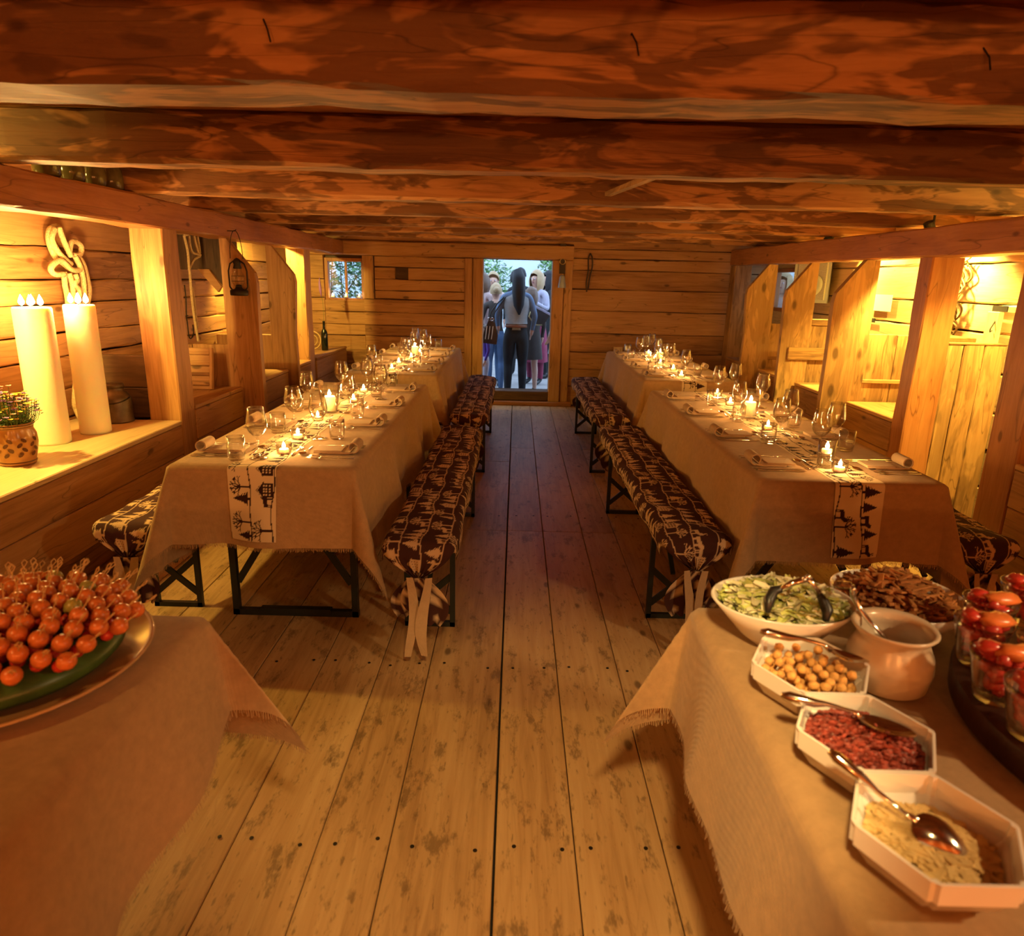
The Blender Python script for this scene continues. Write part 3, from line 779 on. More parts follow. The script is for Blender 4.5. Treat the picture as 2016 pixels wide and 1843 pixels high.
def cover_fn(s, t):
    zt = BH+.055; x, zr = sec(t); y0, y1 = -.015+CR, BL+.015-CR; mid = y1-y0
    def endmap(e):
        if e < CR*PI/2: a = e/CR; return CR*math.sin(a), -CR*(1-math.cos(a)), a, 1-.10*(a/(PI/2))**2
        d = (e-CR*PI/2)/CDROP; return CR*(1-.35*d), -CR-(e-CR*PI/2), PI/2, .90-.78*d**1.4
    s -= CEND
    wob = .004*math.sin(s*11+t*20)+.003*math.sin(s*27+t*9)
    if s < 0: yo, zo, a, k = endmap(-s); sg = -1; yb = y0
    elif s > mid: yo, zo, a, k = endmap(s-mid); sg = 1; yb = y1
    else: return (x*(1+.03*math.sin(s*9)), y0+s, zt+zr+wob)
    zr2 = zr*k
    gather = .012*(1-k)*math.sin(t*150)
    return (x*k, yb+sg*(yo+(zr2+gather)*math.sin(a)), zt+zo+zr2*math.cos(a)+wob*k)
Pb = motif_print(BL+.03-2*CR+2*CEND, SEC_T, .004, 9)
COVER_ME = grid_mesh('bench_cover', Pb, cover_fn, M['bench_print'])
def tail_parts(parent, yend, sg):
    z0 = BH+.055-CR-CDROP
    o = MB().tube([(-.02, yend-sg*.035, z0+.012), (.02, yend-sg*.035, z0+.012)], .018, 10).build('knot', M['ribbon'], parent, smooth=True)
    # gathered cloth flaps
    for q, (x0, w, l, ya) in enumerate(((-.055, .05, .17, 0), (.055, .06, .20, .012), (-.01, .05, .15, .024))):
        mb = MB(); n = 9; mcol = 7
        for i in range(n+1):
            t = i/n; ww = w*(.25+.9*math.sin(PI*min(1, t*.8+.08)))
            for j in range(mcol):
                u = j/(mcol-1)*2-1
                mb.v.append((x0*math.sin(t*2.0)+u*ww, yend-sg*(.03-ya)+sg*.018*math.cos(u*6+q)*t, z0-l*t))
        mb.f = [(i*mcol+j, i*mcol+j+1, (i+1)*mcol+j+1, (i+1)*mcol+j) for i in range(n) for j in range(mcol-1)]
        f = mb.build('gathered_flap', M['bench_print'], parent, smooth=True)
        at_ = f.data.attributes.new('print', 'FLOAT', 'POINT'); rr = random.Random(q)
        at_.data.foreach_set('value', [1.0 if rr.random() < .4 else 0.0 for _ in f.data.vertices])
    for q, (x0, l, wv) in enumerate(((-.028, .335, .016), (.030, .33, .018))):
        mb = MB(); n = 14
        for i in range(n+1):
            t = i/n; xx = x0+.016*math.sin(t*4+q*2); w = wv*(.8+.5*math.sin(t*PI))
            a = .6*math.sin(t*3+q)
            for u in (-1, 1): mb.v.append((xx+u*w*math.cos(a), yend+sg*(.012+.012*math.sin(t*3))+u*w*math.sin(a)*.6, z0+.01-l*t))
        mb.f = [(2*i, 2*i+1, 2*i+3, 2*i+2) for i in range(n)]
        mb.build('ribbon', M['ribbon'], parent, smooth=True)
BENCHES = [
    (-.352, 2.43, 0, 'aisle side of the table by the giant candles'),
    (-1.535, 2.56, 0, 'wall side of the table by the giant candles'),
    (.745, 2.56, 1, 'aisle side of the table by the plank partition'),
    (1.92, 2.60, 1, 'wall side of the table by the plank partition'),
    (-.335, 4.99, 0, 'aisle side of the table by the end-wall window'),
    (.735, 5.05, 1, 'aisle side of the table by the loudspeaker bays'),
    (-1.54, 5.22, 0, 'wall side of the table by the end-wall window'),
    (1.95, 5.25, 1, 'wall side of the table by the loudspeaker bays')]
cov0 = None
for x, y, flip, d in BENCHES:
    make_bench(x, y, 'folding bench with steel frames, '+d)
    lab = 'folk-print bench cover tied with ribbons, '+d
    if cov0 is None:
        cov0 = bpy.data.objects.new('bench_cover', COVER_ME); link(cov0); tag(cov0, lab, 'bench cover', 'folk-print bench covers')
        tail_parts(cov0, -.015, -1); tail_parts(cov0, BL+.015, 1); c = cov0
    else: c = dup(cov0, label=lab)
    c.location = (x, y+(BL if flip else 0), .0); c.rotation_euler[2] = PI if flip else 0

# ------------------------------------------------------------------ tableware prototypes
def hide_proto(o): return o
def knife_mb():
    mb = MB(); pts = [(-.010, 0), (.0, 0)]
    prof = [(0, .006), (.085, .0055), (.093, .004), (.105, .009), (.17, .0105), (.192, .007), (.203, .001)]
    for x, w in prof:
        th = .003 if x < .10 else .0013
        mb.v += [(x, -w*(1 if x < .10 else .45), 0), (x, w, 0), (x, w, th), (x, -w*(1 if x < .10 else .45), th)]
    n = len(prof)
    for i in range(n-1):
        for j in range(4): mb.f.append((4*i+j, 4*i+(j+1) % 4, 4*i+4+(j+1) % 4, 4*i+4+j))
    mb.f += [(0, 1, 2, 3), (4*n-4, 4*n-3, 4*n-2, 4*n-1)]
    return mb
def flat(mb, k, prof):
    """press a cutlery blank flat and give it its bent profile; it rests on its lowest point"""
    def h(x):
        for (x0, z0), (x1, z1) in zip(prof, prof[1:]):
            if x <= x1: return z0+(z1-z0)*(x-x0)/(x1-x0)
        return prof[-1][1]
    mb.v = [(x, y, z*k+h(x)) for x, y, z in mb.v]; lo = min(v[2] for v in mb.v); mb.v = [(x, y, z-lo) for x, y, z in mb.v]; return mb
def fork_mb(l=.20):
    mb = MB(); k = l/.20
    mb.tube([(0, 0, 0), (.06*k, 0, 0), (.12*k, 0, 0), (.135*k, 0, 0), (.15*k, 0, 0)], [.0052, .0035, .0022, .0045, .009], 8)
    for q in (-1.5, -.5, .5, 1.5): mb.tube([(.148*k, q*.0048, 0), (.17*k, q*.005, 0), (.198*k, q*.0046, 0)], [.0022, .0019, .0012], 6)
    return flat(mb, .22, [(-1, .001), (.06*k, .002), (.12*k, .005), (.15*k, .001), (.17*k, .0015), (.2*k, .006)])
def spoon_mb(l=.20):
    mb = MB(); k = l/.20
    mb.tube([(0, 0, 0), (.06*k, 0, 0), (.125*k, 0, 0), (.142*k, 0, 0)], [.0052, .0035, .0022, .003], 8)
    flat(mb, .25, [(-1, .001), (.06*k, .002), (.125*k, .007), (.142*k, .0055)])
    n, mrow = 9, 14; c = .168*k
    base = len(mb.v)
    for i in range(n):
        r = i/(n-1)
        for j in range(mrow):
            a = 2*PI*j/mrow; x = c+.030*k*r*math.cos(a); y = .0195*k*r*math.sin(a)*(1-.12*math.cos(a)); mb.v.append((x, y, .0003+.006*r*r))
    for i in range(n-1):
        for j in range(mrow): mb.f.append((base+i*mrow+j, base+i*mrow+(j+1) % mrow, base+(i+1)*mrow+(j+1) % mrow, base+(i+1)*mrow+j))
    return mb
KN, FK, SP, DF = knife_mb().mesh('table_knife', M['cutlery']), fork_mb(.19).mesh('table_fork', M['cutlery'], True), spoon_mb(.165).mesh('dessert_spoon', M['cutlery'], True), fork_mb(.16).mesh('dessert_fork', M['cutlery'], True)
def napkin_mb():
    mb = MB(); pr = [(0, 0), (.05, 0), (.10, .0), (.125, .004)]
    c = (.128, .028); 
    for i in range(15): a = -PI/2+.1+i/14*PI*1.72; r = .0255-.006*i/14; pr.append((c[0]+r*math.cos(a), c[1]+r*math.sin(a)))
    th = .0045; n = len(pr)
    for i, (x, z) in enumerate(pr):
        p, q = pr[max(i-1, 0)], pr[min(i+1, n-1)]; dx, dz = q[0]-p[0], q[1]-p[1]; l = math.hypot(dx, dz); nx, nz = -dz/l*th, dx/l*th
        for y in (-.048, .048): mb.v += [(x, y+x*.04, z+.001), (x+nx, y+x*.04, z+nz+.001)]
    for i in range(n-1):
        a, b = 4*i, 4*i+4
        mb.f += [(a, b, b+2, a+2), (a+1, a+3, b+3, b+1), (a, a+1, b+1, b), (a+2, b+2, b+3, a+3)]
    mb.f += [(0, 2, 3, 1), (4*n-4, 4*n-3, 4*n-1, 4*n-2)]
    mb.box(-.035, .115, -.05, .045, .0055, .011, .001)
    mb.box(-.035, .08, -.046, .049, .0112, .016, .001)
    return mb
NP = autosmooth(bpy.data.objects.new('napkin', napkin_mb().mesh('napkin', M['napkin'])), 40).data
def wine_mb(s=1.0):
    p = [(0, .001), (.036, .001), (.037, .0025), (.012, .006), (.0045, .012), (.0036, .03), (.0036, .075), (.006, .086), (.018, .094), (.032, .110), (.0395, .128), (.041, .142), (.038, .165), (.033, .190), (.0305, .208), (.0296, .208), (.0322, .190), (.0370, .165), (.040, .142), (.0385, .128), (.031, .111), (.016, .0955), (0, .092)]
    return MB().lathe([(r*s, z*s) for r, z in p], 28)
def tumbler_mb(s=1.0):
    p = [(0, .0), (.027, .0), (.031, .004), (.0345, .03), (.0355, .06), (.0345, .095), (.0333, .095), (.0343, .06), (.0332, .03), (.0295, .012), (0, .010)]
    return MB().lathe([(r*s, z*s) for r, z in p], 24)
WG, TG = wine_mb().mesh('wine_glass', M['glass'], True), tumbler_mb().mesh('water_tumbler', M['glass'], True)
def flame_mb(h=.024, r=.0055): return MB().lathe([(0, 0), (r*.7, h*.12), (r, h*.3), (r*.75, h*.55), (r*.35, h*.8), (0, h)], 10)
def put(me, name, loc, rz=0, label=None, cat=None, group=None, rot=None):
    o = bpy.data.objects.new(name, me); link(o); o.location = loc; o.rotation_euler = rot or (0, 0, rz)
    return tag(o, label, cat, group)
CAND_W = 2.6
TEA_W = 1.35
def tealight(loc, label, watt=None, group='tealights on the tables', light=True):
    r = empty('tealight', loc, label, 'candle', group)
    MB().lathe([(0, 0), (.026, 0), (.029, .003), (.0335, .046), (.0325, .046), (.028, .006), (0, .0045)], 20).build('glass_cup', M['glass'], r, True)
    MB().lathe([(0, .0055), (.0185, .0055), (.0195, .007), (.0195, .020), (.018, .0205), (0, .019)], 18).build('wax', M['wax'], r, True)
    MB().tube([(0, 0, .019), (.001, 0, .026)], .0009, 5).build('wick', M['wick'], r)
    flame_mb(.027, .0075).build('flame', M['flame'], r, True, loc=(0, 0, .024))
    if light: point('candle_light', (0, 0, .062), watt or TEA_W, FLM, .008, r)
    return r
def hurricane(loc, label, s=1.0):
    r = empty('hurricane_candle', loc, label, 'candle', 'hurricane candles on the tables')
    MB().lathe([(0, 0), (.038, 0), (.041, .004), (.047, .06), (.060, .155), (.0585, .155), (.0455, .06), (.038, .012), (0, .010)], 26).build('glass_cylinder', M['glass'], r, True)
    MB().lathe([(0, .0115), (.029, .0115), (.030, .014), (.030, .085), (.026, .090), (0, .084)], 22).build('pillar_wax', M['wax'], r, True)
    MB().tube([(0, 0, .084), (.001, 0, .094)], .0012, 5).build('wick', M['wick'], r)
    flame_mb(.034, .009).build('flame', M['flame'], r, True, loc=(0, 0, .092))
    point('candle_light', (0, 0, .142), CAND_W, FLM, .012, r)
    return r
ZT = TZ+.0017
SEG = {k: [] for k in range(4)}      # cutlery and napkins already laid: (x0, y0, x1, y1, half width)
def lay(me, name, k, loc, rz, ln, hw, label, cat, grp):
    SEG[k].append((loc[0], loc[1], loc[0]+ln*math.cos(rz), loc[1]+ln*math.sin(rz), hw))
    return put(me, name, loc, rz, label, cat, grp)
for k, (x, y, desc, inn) in enumerate(TABLES):
    for side in (1, -1):
        for q in range(4):
            yy = y+.24+.555*q+R_.uniform(-.012, .012); xe = x+side*TW/2
            aisle = side == inn
            where = ('on the aisle side of the table ' if aisle else 'on the wall side of the table ')+desc
            grp = where
            jr = lambda a=.012: R_.uniform(-a, a)
            rz0 = PI if side > 0 else 0         # handle towards the guest
            rt = side*1.0                        # guest's right hand in +-Y
            put(NP, 'napkin', (xe-side*.17, yy+jr(.006), ZT), (0 if side > 0 else PI)+jr(.04), 'beige rolled-end napkin '+where, 'napkin', grp)
            SEG[k].append((xe-side*.20, yy, xe-side*.03, yy, .056))
            for v in (.082, .110): lay(KN, 'table_knife', k, (xe-side*.022, yy+rt*v+jr(.002), ZT), rz0+jr(.012), .203, .0115, 'steel table knife laid '+where, 'knife', grp)
            for v in (-.085, -.116): lay(FK, 'table_fork', k, (xe-side*.022, yy+rt*v+jr(.002), ZT), rz0+jr(.015), .19, .0105, 'steel table fork laid '+where, 'fork', grp)
            lay(SP, 'dessert_spoon', k, (xe-side*.2495, yy+rt*.085, ZT), -PI/2*rt+jr(.03), .165, .018, 'steel dessert spoon laid crosswise '+where, 'spoon', grp)
            lay(DF, 'dessert_fork', k, (xe-side*.284, yy-rt*.08, ZT), PI/2*rt+jr(.03), .16, .0105, 'steel dessert fork laid crosswise '+where, 'fork', grp)
OBST = {k: [] for k in range(4)}     # standing glasses and candles: (x, y, radius)
def settle(p, rb, rB, k):
    """move a glass or candle the little it takes to stand clear of its neighbours and the laid cutlery"""
    for dy0 in (0, .07, -.07, .14, -.14, .21, -.21, .3, -.3):
        x, y = p[0], p[1]+dy0
        if relax(x, y, rb, rB, k): break
    x, y = relax(x, y, rb, rB, k) or (x, y)
    OBST[k].append((x, y, rB)); return x, y
def relax(x, y, rb, rB, k):
    for it in range(200):
        moved = False
        for ox, oy, orr in OBST[k]:
            d = math.hypot(x-ox, y-oy)
            if d < rB+orr+.001:
                if d < 1e-4: x += .001; d = .001
                f = (rB+orr+.002-d)/d; x += (x-ox)*f; y += (y-oy)*f; moved = True
        for x0, y0, x1, y1, hw in SEG[k]:
            dx, dy = x1-x0, y1-y0; t = max(0, min(1, ((x-x0)*dx+(y-y0)*dy)/(dx*dx+dy*dy))); cx_, cy_ = x0+t*dx, y0+t*dy; d = math.hypot(x-cx_, y-cy_)
            if d < rb+hw+.0005:
                if d < 1e-4: x += .001; d = .001
                f = (rb+hw+.001-d)/d; x += (x-cx_)*f; y += (y-cy_)*f; moved = True
        if not moved: return x, y
    return None
TL1 = ((565, 893), (587, 864), (626, 828), (700, 792), (716, 772))
TL2 = ((1650, 928), (1511, 846), (1476, 818), (1437, 798), (1419, 781))
HUR = {0: settle(at(650, 812, ZT), .042, .060, 0), 1: settle(at(1503, 822, ZT), .042, .060, 1)}
CTUM = settle(at(1597, 919, ZT), .032, .0355, 1)
for k in (2, 3): HUR[k] = settle((TABLES[k][0]+.01, TABLES[k][1]+1.28), .042, .060, k)
TEA = {0: [settle(at(*q, ZT), .030, .034, 0) for q in TL1], 1: [settle(at(*q, ZT), .030, .034, 1) for q in TL2]}
for k in (2, 3): TEA[k] = [settle((TABLES[k][0]+R_.uniform(-.04, .04), TABLES[k][1]+.22+.42*q), .030, .034, k) for q in range(5)]
def wine(p, k, s=1.0):
    p = settle(p, .0372, .0412, k); put(WG, 'wine_glass', (p[0], p[1], ZT+.0003), R_.uniform(0, 6), 'stemmed wine glass on the table '+TABLES[k][2], 'wine glass', 'wine glasses on the table '+TABLES[k][2])
def tumb(p, k):
    p = settle(p, .0315, .0358, k); put(TG, 'water_tumbler', (p[0], p[1], ZT+.0003), R_.uniform(0, 6), 'clear stemless water tumbler on the table '+TABLES[k][2], 'glass', 'tumblers on the table '+TABLES[k][2])
for p in ((506, 900), (574, 845), (629, 864), (678, 813), (621, 797), (750, 786), (674, 778), (720, 771)): wine(at(*p, ZT), 0)
for p in ((475, 903), (548, 852), (657, 864), (704, 822), (605, 806), (768, 763), (741, 781)): tumb(at(*p, ZT), 0)
for p in TEA[0]: tealight((*p, ZT), 'lit tealight in a glass cup on the table '+TABLES[0][2], group='tealights on the table '+TABLES[0][2])
for p in TEA[1]: tealight((*p, ZT), 'lit tealight in a glass cup on the table '+TABLES[1][2], group='tealights on the table '+TABLES[1][2])
hurricane((*HUR[0], ZT), 'pillar candle in a hurricane glass on the table '+TABLES[0][2]); hurricane((*HUR[1], ZT), 'pillar candle in a hurricane glass on the table '+TABLES[1][2])
for p in ((1638, 880), (1609, 899), (1551, 846), (1530, 869), (1497, 803), (1459, 822), (1418, 783), (1444, 776)): wine(at(*p, ZT), 1)
for p in ((1639, 883), (1560, 842), (1517, 872), (1452, 829), (1401, 798)): tumb(at(*p, ZT)+Vector((.03, -.02, 0)) if p == (1639, 883) else at(*p, ZT), 1)
# tall tumbler with a floating candle
p = CTUM; r = empty('candle_tumbler', (p[0], p[1], ZT), 'tall tumbler with a burning candle on the table '+TABLES[1][2], 'candle')
tall = MB().lathe([(0, 0), (.029, 0), (.031, .003), (.035, .118), (.0342, .118), (.0302, .010), (0, .009)], 24).build('glass_cylinder', M['glass'], r, True)
MB().lathe([(0, .060), (.018, .060), (.020, .066), (.020, .078), (0, .076)], 18).build('wax', M['wax'], r, True)
flame_mb(.03, .008).build('flame', M['flame'], r, True, loc=(0, 0, .080)); point('candle_light', (0, 0, .118), .6, FLM, .01, r)
# rear tables: the same settings repeated along the table
for k in (2, 3):
    x, y, desc, inn = TABLES[k]
    for q in range(4):
        yy = y+.24+.555*q
        for side in (1, -1):
            wine((x+side*(.135+R_.uniform(-.02, .02)), yy+R_.uniform(-.06, .06)), k)
            if (q+side) % 3: tumb((x+side*(.16+R_.uniform(-.02, .01)), yy+.10+R_.uniform(-.03, .03)), k)
    for q in range(5): tealight((*TEA[k][q], ZT), 'lit tealight in a glass cup on the table '+desc, group='tealights on the table '+desc)
    hurricane((*HUR[k], ZT), 'pillar candle in a hurricane glass on the table '+desc)
    tumb((x-.05, y+1.5), k)

# ------------------------------------------------------------------ left ledge: giant candles, pot, can
def giant_candle(loc, rad, h, label):
    r = empty('giant_pillar_candle', loc, label, 'candle')
    MB().lathe([(0, 0), (rad, 0), (rad+.001, .01), (rad, h*.5), (rad*.99, h-.012), (rad*.93, h-.003), (rad*.80, h-.012), (0, h-.016)], 40).build('wax_body', M['wax'], r, True)
    for i in range(4):
        a = i*PI/2+.5; p = (rad*.45*math.cos(a), rad*.45*math.sin(a))
        MB().tube([(*p, h-.018), (p[0]+.001, p[1], h+.006)], .0016, 6).build('wick', M['wick'], r)
        flame_mb(.055, .014).build('flame', M['flame'], r, True, loc=(*p, h+.004))
    point('candle_light', (0, 0, h+.09), 13.0, FLM, .03, r)
LZ = .616
giant_candle((-2.435, 3.535, LZ), .088, .700, 'thick cream pillar candle with four flames beside the flower pot')
giant_candle((-2.36, 3.80, LZ), .078, .705, 'thick cream pillar candle with four flames beside the milk can')
r = empty('flower_pot', (-2.325, 3.12, LZ), 'brown-glazed clay pot with painted leaves and a wildflower bunch', 'flower pot')
MB().lathe([(0, 0), (.072, 0), (.076, .008), (.074, .018), (.085, .06), (.092, .10), (.090, .14), (.080, .165), (.082, .185), (.088, .192), (.084, .196), (.074, .185), (.072, .16), (0, .15)], 36).build('pot_body', M['clay'], r, True)
for z, rr_ in ((.014, .0765), (.188, .0875), (.176, .0815)): MB().lathe([(rr_-.002, z-.003), (rr_+.001, z), (rr_-.002, z+.003)], 36).build('glaze_band', M['clay_brown'], r, True)
for k in range(6):
    a0 = -PI/2-1.5+k*.6
    for j in range(4):
        a = a0+(.10 if j % 2 else -.10); z = .055+.022*j; rr_ = .0905+.002
        mb = MB(); n = 8; V = [(rr_*math.cos(a), rr_*math.sin(a), z)]
        for i in range(n): t = 2*PI*i/n; aa = a+.13*math.cos(t+.5*(1 if j % 2 else -1)); zz = z+.011*math.sin(t); V.append((rr_*math.cos(aa), rr_*math.sin(aa), zz))
        mb.add(V, [(0, 1+i, 1+(i+1) % n) for i in range(n)]); mb.build('painted_leaf', M['clay_brown'], r)
fr = random.Random(3)
stems = MB(); lv = MB(); fl = {'purple': MB(), 'pink': MB(), 'yellow': MB()}
for i in range(130):
    a = fr.uniform(0, 2*PI); rr_ = math.sqrt(fr.random())*.115; top = Vector((rr_*math.cos(a), rr_*math.sin(a), .235+.095*(1-(rr_/.125)**2)+fr.uniform(-.03, .035)))
    b = Vector((top.x*.4, top.y*.4, .165)); stems.tube([b, (b+top)/2+Vector((top.x*.2, top.y*.2, 0)), top], .0012, 4, False)
    for q in range(4):
        p = b.lerp(top, fr.uniform(.2, .9))+Vector((top.x*.15, top.y*.15, 0)); d = Vector((fr.uniform(-1, 1), fr.uniform(-1, 1), fr.uniform(0, .8))).normalized()*fr.uniform(.012, .024); w = d.cross(Vector((0, 0, 1)))*.3
        lv.add([p, p+d*.5+w, p+d, p+d*.5-w], [(0, 1, 2, 3)])
    c = fr.choice(['purple', 'pink', 'yellow', 'purple', 'yellow'])
    for q in range(6):
        t = q*PI/3; d = Vector((math.cos(t), math.sin(t), .35))*fr.uniform(.010, .015); e = Vector((-math.sin(t), math.cos(t), .2))*.007
        fl[c].add([top, top+d*.6+e, top+d, top+d*.6-e], [(0, 1, 2, 3)])
for k in (stems, lv): 
    o = k.build('stems' if k is stems else 'leaves', M['green'], r, recalc=False); o['kind'] = 'stuff'
for c, k in fl.items(): o = k.build(c+'_blossoms', M[c], r, recalc=False); o['kind'] = 'stuff'
r = empty('milk_can', (-2.40, 4.10, LZ), 'dented old metal milk can on the candle ledge', 'milk can')
MB().lathe([(0, 0), (.085, 0), (.088, .005), (.088, .012), (.084, .016), (.085, .13), (.082, .150), (.060, .180), (.050, .190), (.050, .205)], 30).build('can_body', M['can'], r, True)
MB().lathe([(0, .232), (.045, .232), (.052, .225), (.053, .205), (.049, .205)], 30).build('lid', M['can'], r, True)
MB().tube([(.084*math.cos(a), .084*math.sin(a)-.0, .15-.03*math.sin(PI*i/12)) for i, a in enumerate([-PI*j/12 for j in range(13)])], .004, 8).build('bail_handle', M['iron'], r, True)
# ropes
def rope(name, paths, rad, label, loc=(0, 0, 0), mat='rope', cat='rope'):
    r = empty(name, loc, label, cat)
    for p in paths:
        n = len(p); out = []
        for i in range(n-1):
            p0, p1, p2, p3 = [Vector(p[max(0, min(n-1, i+k))]) for k in (-1, 0, 1, 2)]
            for j in range(6):
                t = j/6; out.append(.5*((2*p1)+(-p0+p2)*t+(2*p0-5*p1+4*p2-p3)*t*t+(-p0+3*p1-3*p2+p3)*t**3))
        out.append(Vector(p[-1])); MB().tube(out, rad, 8).build('strand', M[mat], r, True)
    return r
yr = 3.95; xr = XL+.04
def rp(px, py, dx=0.0):   # point on the plank wall behind the candles
    d = CF+CX*((px-1008)/FPX)-CU*((py-921.5)/FPX); t = (xr+dx)/d.x
    return Vector((0, 0, CAMH))+d*t
rope('coiled_rope', [
    [rp(112, 445), rp(98, 452), rp(96, 475), rp(108, 505), rp(126, 520), rp(136, 528)],
    [rp(112, 445), rp(120, 455), rp(128, 480), rp(138, 500)],
    [rp(108, 450, .02), rp(102, 470, .02), rp(114, 495, .02), rp(130, 512, .02), rp(140, 520, .02)],
    [rp(116, 447, .03), rp(124, 470, .03), rp(134, 492, .03), rp(140, 505, .03)],
    [rp(136, 500, .03), rp(140, 478, .03), rp(150, 476, .03), rp(160, 485, .03), rp(158, 500, .03), rp(145, 503, .03)],
    [rp(126, 540, .04), rp(108, 540, .04), rp(100, 530, .04), rp(108, 518, .04), rp(122, 514, .04), rp(140, 530, .04), rp(155, 532, .04), rp(158, 525, .04)],
    [rp(150, 500, .02), rp(164, 520, .02), rp(172, 550, .02), rp(176, 575, .02), rp(172, 598, .02)],
    [rp(148, 505, .04), rp(158, 525, .04), rp(164, 550, .04), rp(166, 575, .04), rp(166, 598, .04)],
    [rp(126, 535, .02), rp(128, 560, .02), rp(132, 580, .02), rp(134, 598, .02)],
    [rp(136, 538, .03), rp(142, 560, .03), rp(144, 580, .03), rp(142, 600, .03)],
    [rp(148, 540, .04), rp(152, 552, .04), rp(146, 560, .04), rp(156, 572, .04), rp(154, 598, .04)],
    [rp(150, 740, .02), rp(147, 790, .02), rp(150, 806, .02), Vector((rp(158, 824, .05).x, rp(158, 824, .05).y, LZ+.0155))]], .016, 'knotted hemp rope hanging on the wall above the giant candles')
def rq(px, py, x=-2.45):
    d = CF+CX*((px-1008)/FPX)-CU*((py-921.5)/FPX); t = x/d.x; return Vector((0, 0, CAMH))+d*t
zq = lambda x, y, X=-2.5: rq(330+x/5.12, 440+y/5.12, X)
rope('hanging_rope', [
    [zq(165, 120), zq(185, 200), zq(205, 300), zq(215, 430), zq(225, 520), zq(240, 700), zq(262, 900), zq(285, 1050), zq(310, 1190)],
    [zq(215, 120), zq(225, 220), zq(250, 290), zq(300, 310), zq(325, 330), zq(270, 360), zq(235, 420), zq(215, 470)],
    [zq(265, 125), zq(285, 210), zq(310, 290), zq(330, 320)], [zq(300, 130), zq(315, 220), zq(325, 300)],
    [zq(245, 640), zq(265, 760), zq(280, 900), zq(300, 1050)],
    [zq(165, 120), zq(190, 100), Vector((XL-.01, zq(165, 120).y, zq(165, 120).z+.02))]], .010, 'thin hemp rope bundle hanging behind the timber post')
# iron hook and chain behind the rope
rope('iron_hook', [[zq(170, 620, -2.66), zq(185, 760, -2.66), zq(190, 930, -2.66), zq(200, 1010, -2.66), zq(215, 1130, -2.66), zq(235, 1160, -2.66), zq(262, 1110, -2.66), zq(255, 1020, -2.66)], [zq(180, 935, -2.66), zq(205, 930, -2.66)]], .005, 'dark iron hook hanging on the wall beside the thin rope', mat='iron', cat='hook')
# feed chute: dark box hanging under the joists, lit board below
r = empty('feed_chute', (XL+.012, 5.86, 1.30), 'dark wooden feed chute fixed high on the wall between ropes and partition', 'chute')
MB().prism([(.0, .22), (.26, .22), (.345, .10), (.375, .26), (.37, .58), (0, .58)], 1, -.15, .14).build('chute_box', wood('dark', 'z'), r)
MB().prism([(.17, .225), (.26, .225), (.35, .095), (.32, .05)], 1, -.19, -.155).build('side_board', wood('plank', 'x'), r)
# leaning slatted board on the manger ledge
r = empty('slatted_board', (-2.33, 4.98, .678), 'small slatted wooden board leaning on the manger ledge', 'board', rz=.0)
r.rotation_euler = (-.20, 0, 0)
plank(-.14, .12, .0, .014, .0, .30, wood('plank', 'x'), r, 'back_board', c=.003)
for z in (.03, .10, .17, .25): plank(-.14, .115, -.016, -.001, z, z+.022, wood('plank', 'x'), r, 'slat', c=.003)
plank(.1155, .135, -.02, .014, 0, .30, wood('plank', 'z'), r, 'side_strip', c=.003)
# storm lantern on the header beam
r = empty('storm_lantern', (-1.998, 5.106, 1.345), 'rusty storm lantern hanging from the header beam', 'lantern')
MB().lathe([(0, 0), (.058, 0), (.062, .006), (.062, .034), (.055, .040), (.030, .046), (.022, .06)], 24).build('fuel_tank', M['iron'], r, True)
MB().lathe([(.024, .062), (.040, .085), (.046, .115), (.040, .150), (.026, .172), (.024, .185)], 24).build('glass_globe', M['glass'], r, True)
MB().lathe([(.012, .055), (.022, .062), (.018, .075), (0, .078)], 18).build('burner', M['iron'], r, True)
MB().lathe([(.026, .185), (.030, .190), (.022, .215), (.026, .225), (.020, .250), (0, .262)], 20).build('chimney_cap', M['iron'], r, True)
for s in (-1, 1): MB().tube([(s*.045, 0, .035), (s*.064, 0, .06), (s*.066, 0, .17), (s*.05, 0, .22), (s*.02, 0, .24)], .0055, 8).build('side_tube', M['iron'], r, True)
for z, q in ((.10, .047), (.135, .045)): MB().tube([(q*math.cos(t), q*math.sin(t), z) for t in [2*PI*i/20 for i in range(20)]], .0012, 5, closed=True).build('guard_wire', M['iron'], r)
MB().tube([(-.045*math.cos(t) if True else 0, 0, .255+.19*math.sin(t)) for t in [PI*i/16 for i in range(17)]], .0026, 6).build('bail_handle', M['iron'], r, True)
MB().tube([(.012, 0, .452), (.004, 0, .441), (-.062, 0, .441)], .003, 6).build('hanging_nail', M['iron'], r)
# wine bottle with long purple flower
r = empty('wine_bottle', (-2.165, 7.90, .677), 'dark wine bottle holding one long-stemmed purple flower', 'bottle')
MB().lathe([(0, 0), (.034, 0), (.037, .006), (.037, .185), (.030, .215), (.0145, .24), (.013, .31), (.015, .312), (.015, .325), (.010, .325)], 24).build('bottle_body', M['wine'], r, True)
MB().tube([(0, 0, .30), (.006, 0, .42), (.0, .0, .54), (-.012, 0, .60)], .002, 6).build('flower_stem', M['green'], r)
MB().tube([(-.012, 0, .59), (-.02, 0, .66), (-.026, 0, .74), (-.022, 0, .80)], [.004, .016, .012, .002], 8).build('flower_spike', M['purple'], r, True)
r = empty('wicker_ring', (-2.33, 7.98, .72), 'round wicker ring leaning behind the wine bottle', 'basket')
MB().tube([(.10*math.cos(t), 0, .06+.10*math.sin(t)) for t in [2*PI*i/28 for i in range(28)]], .008, 6, closed=True).build('hoop', M['bamboo'], r, True)
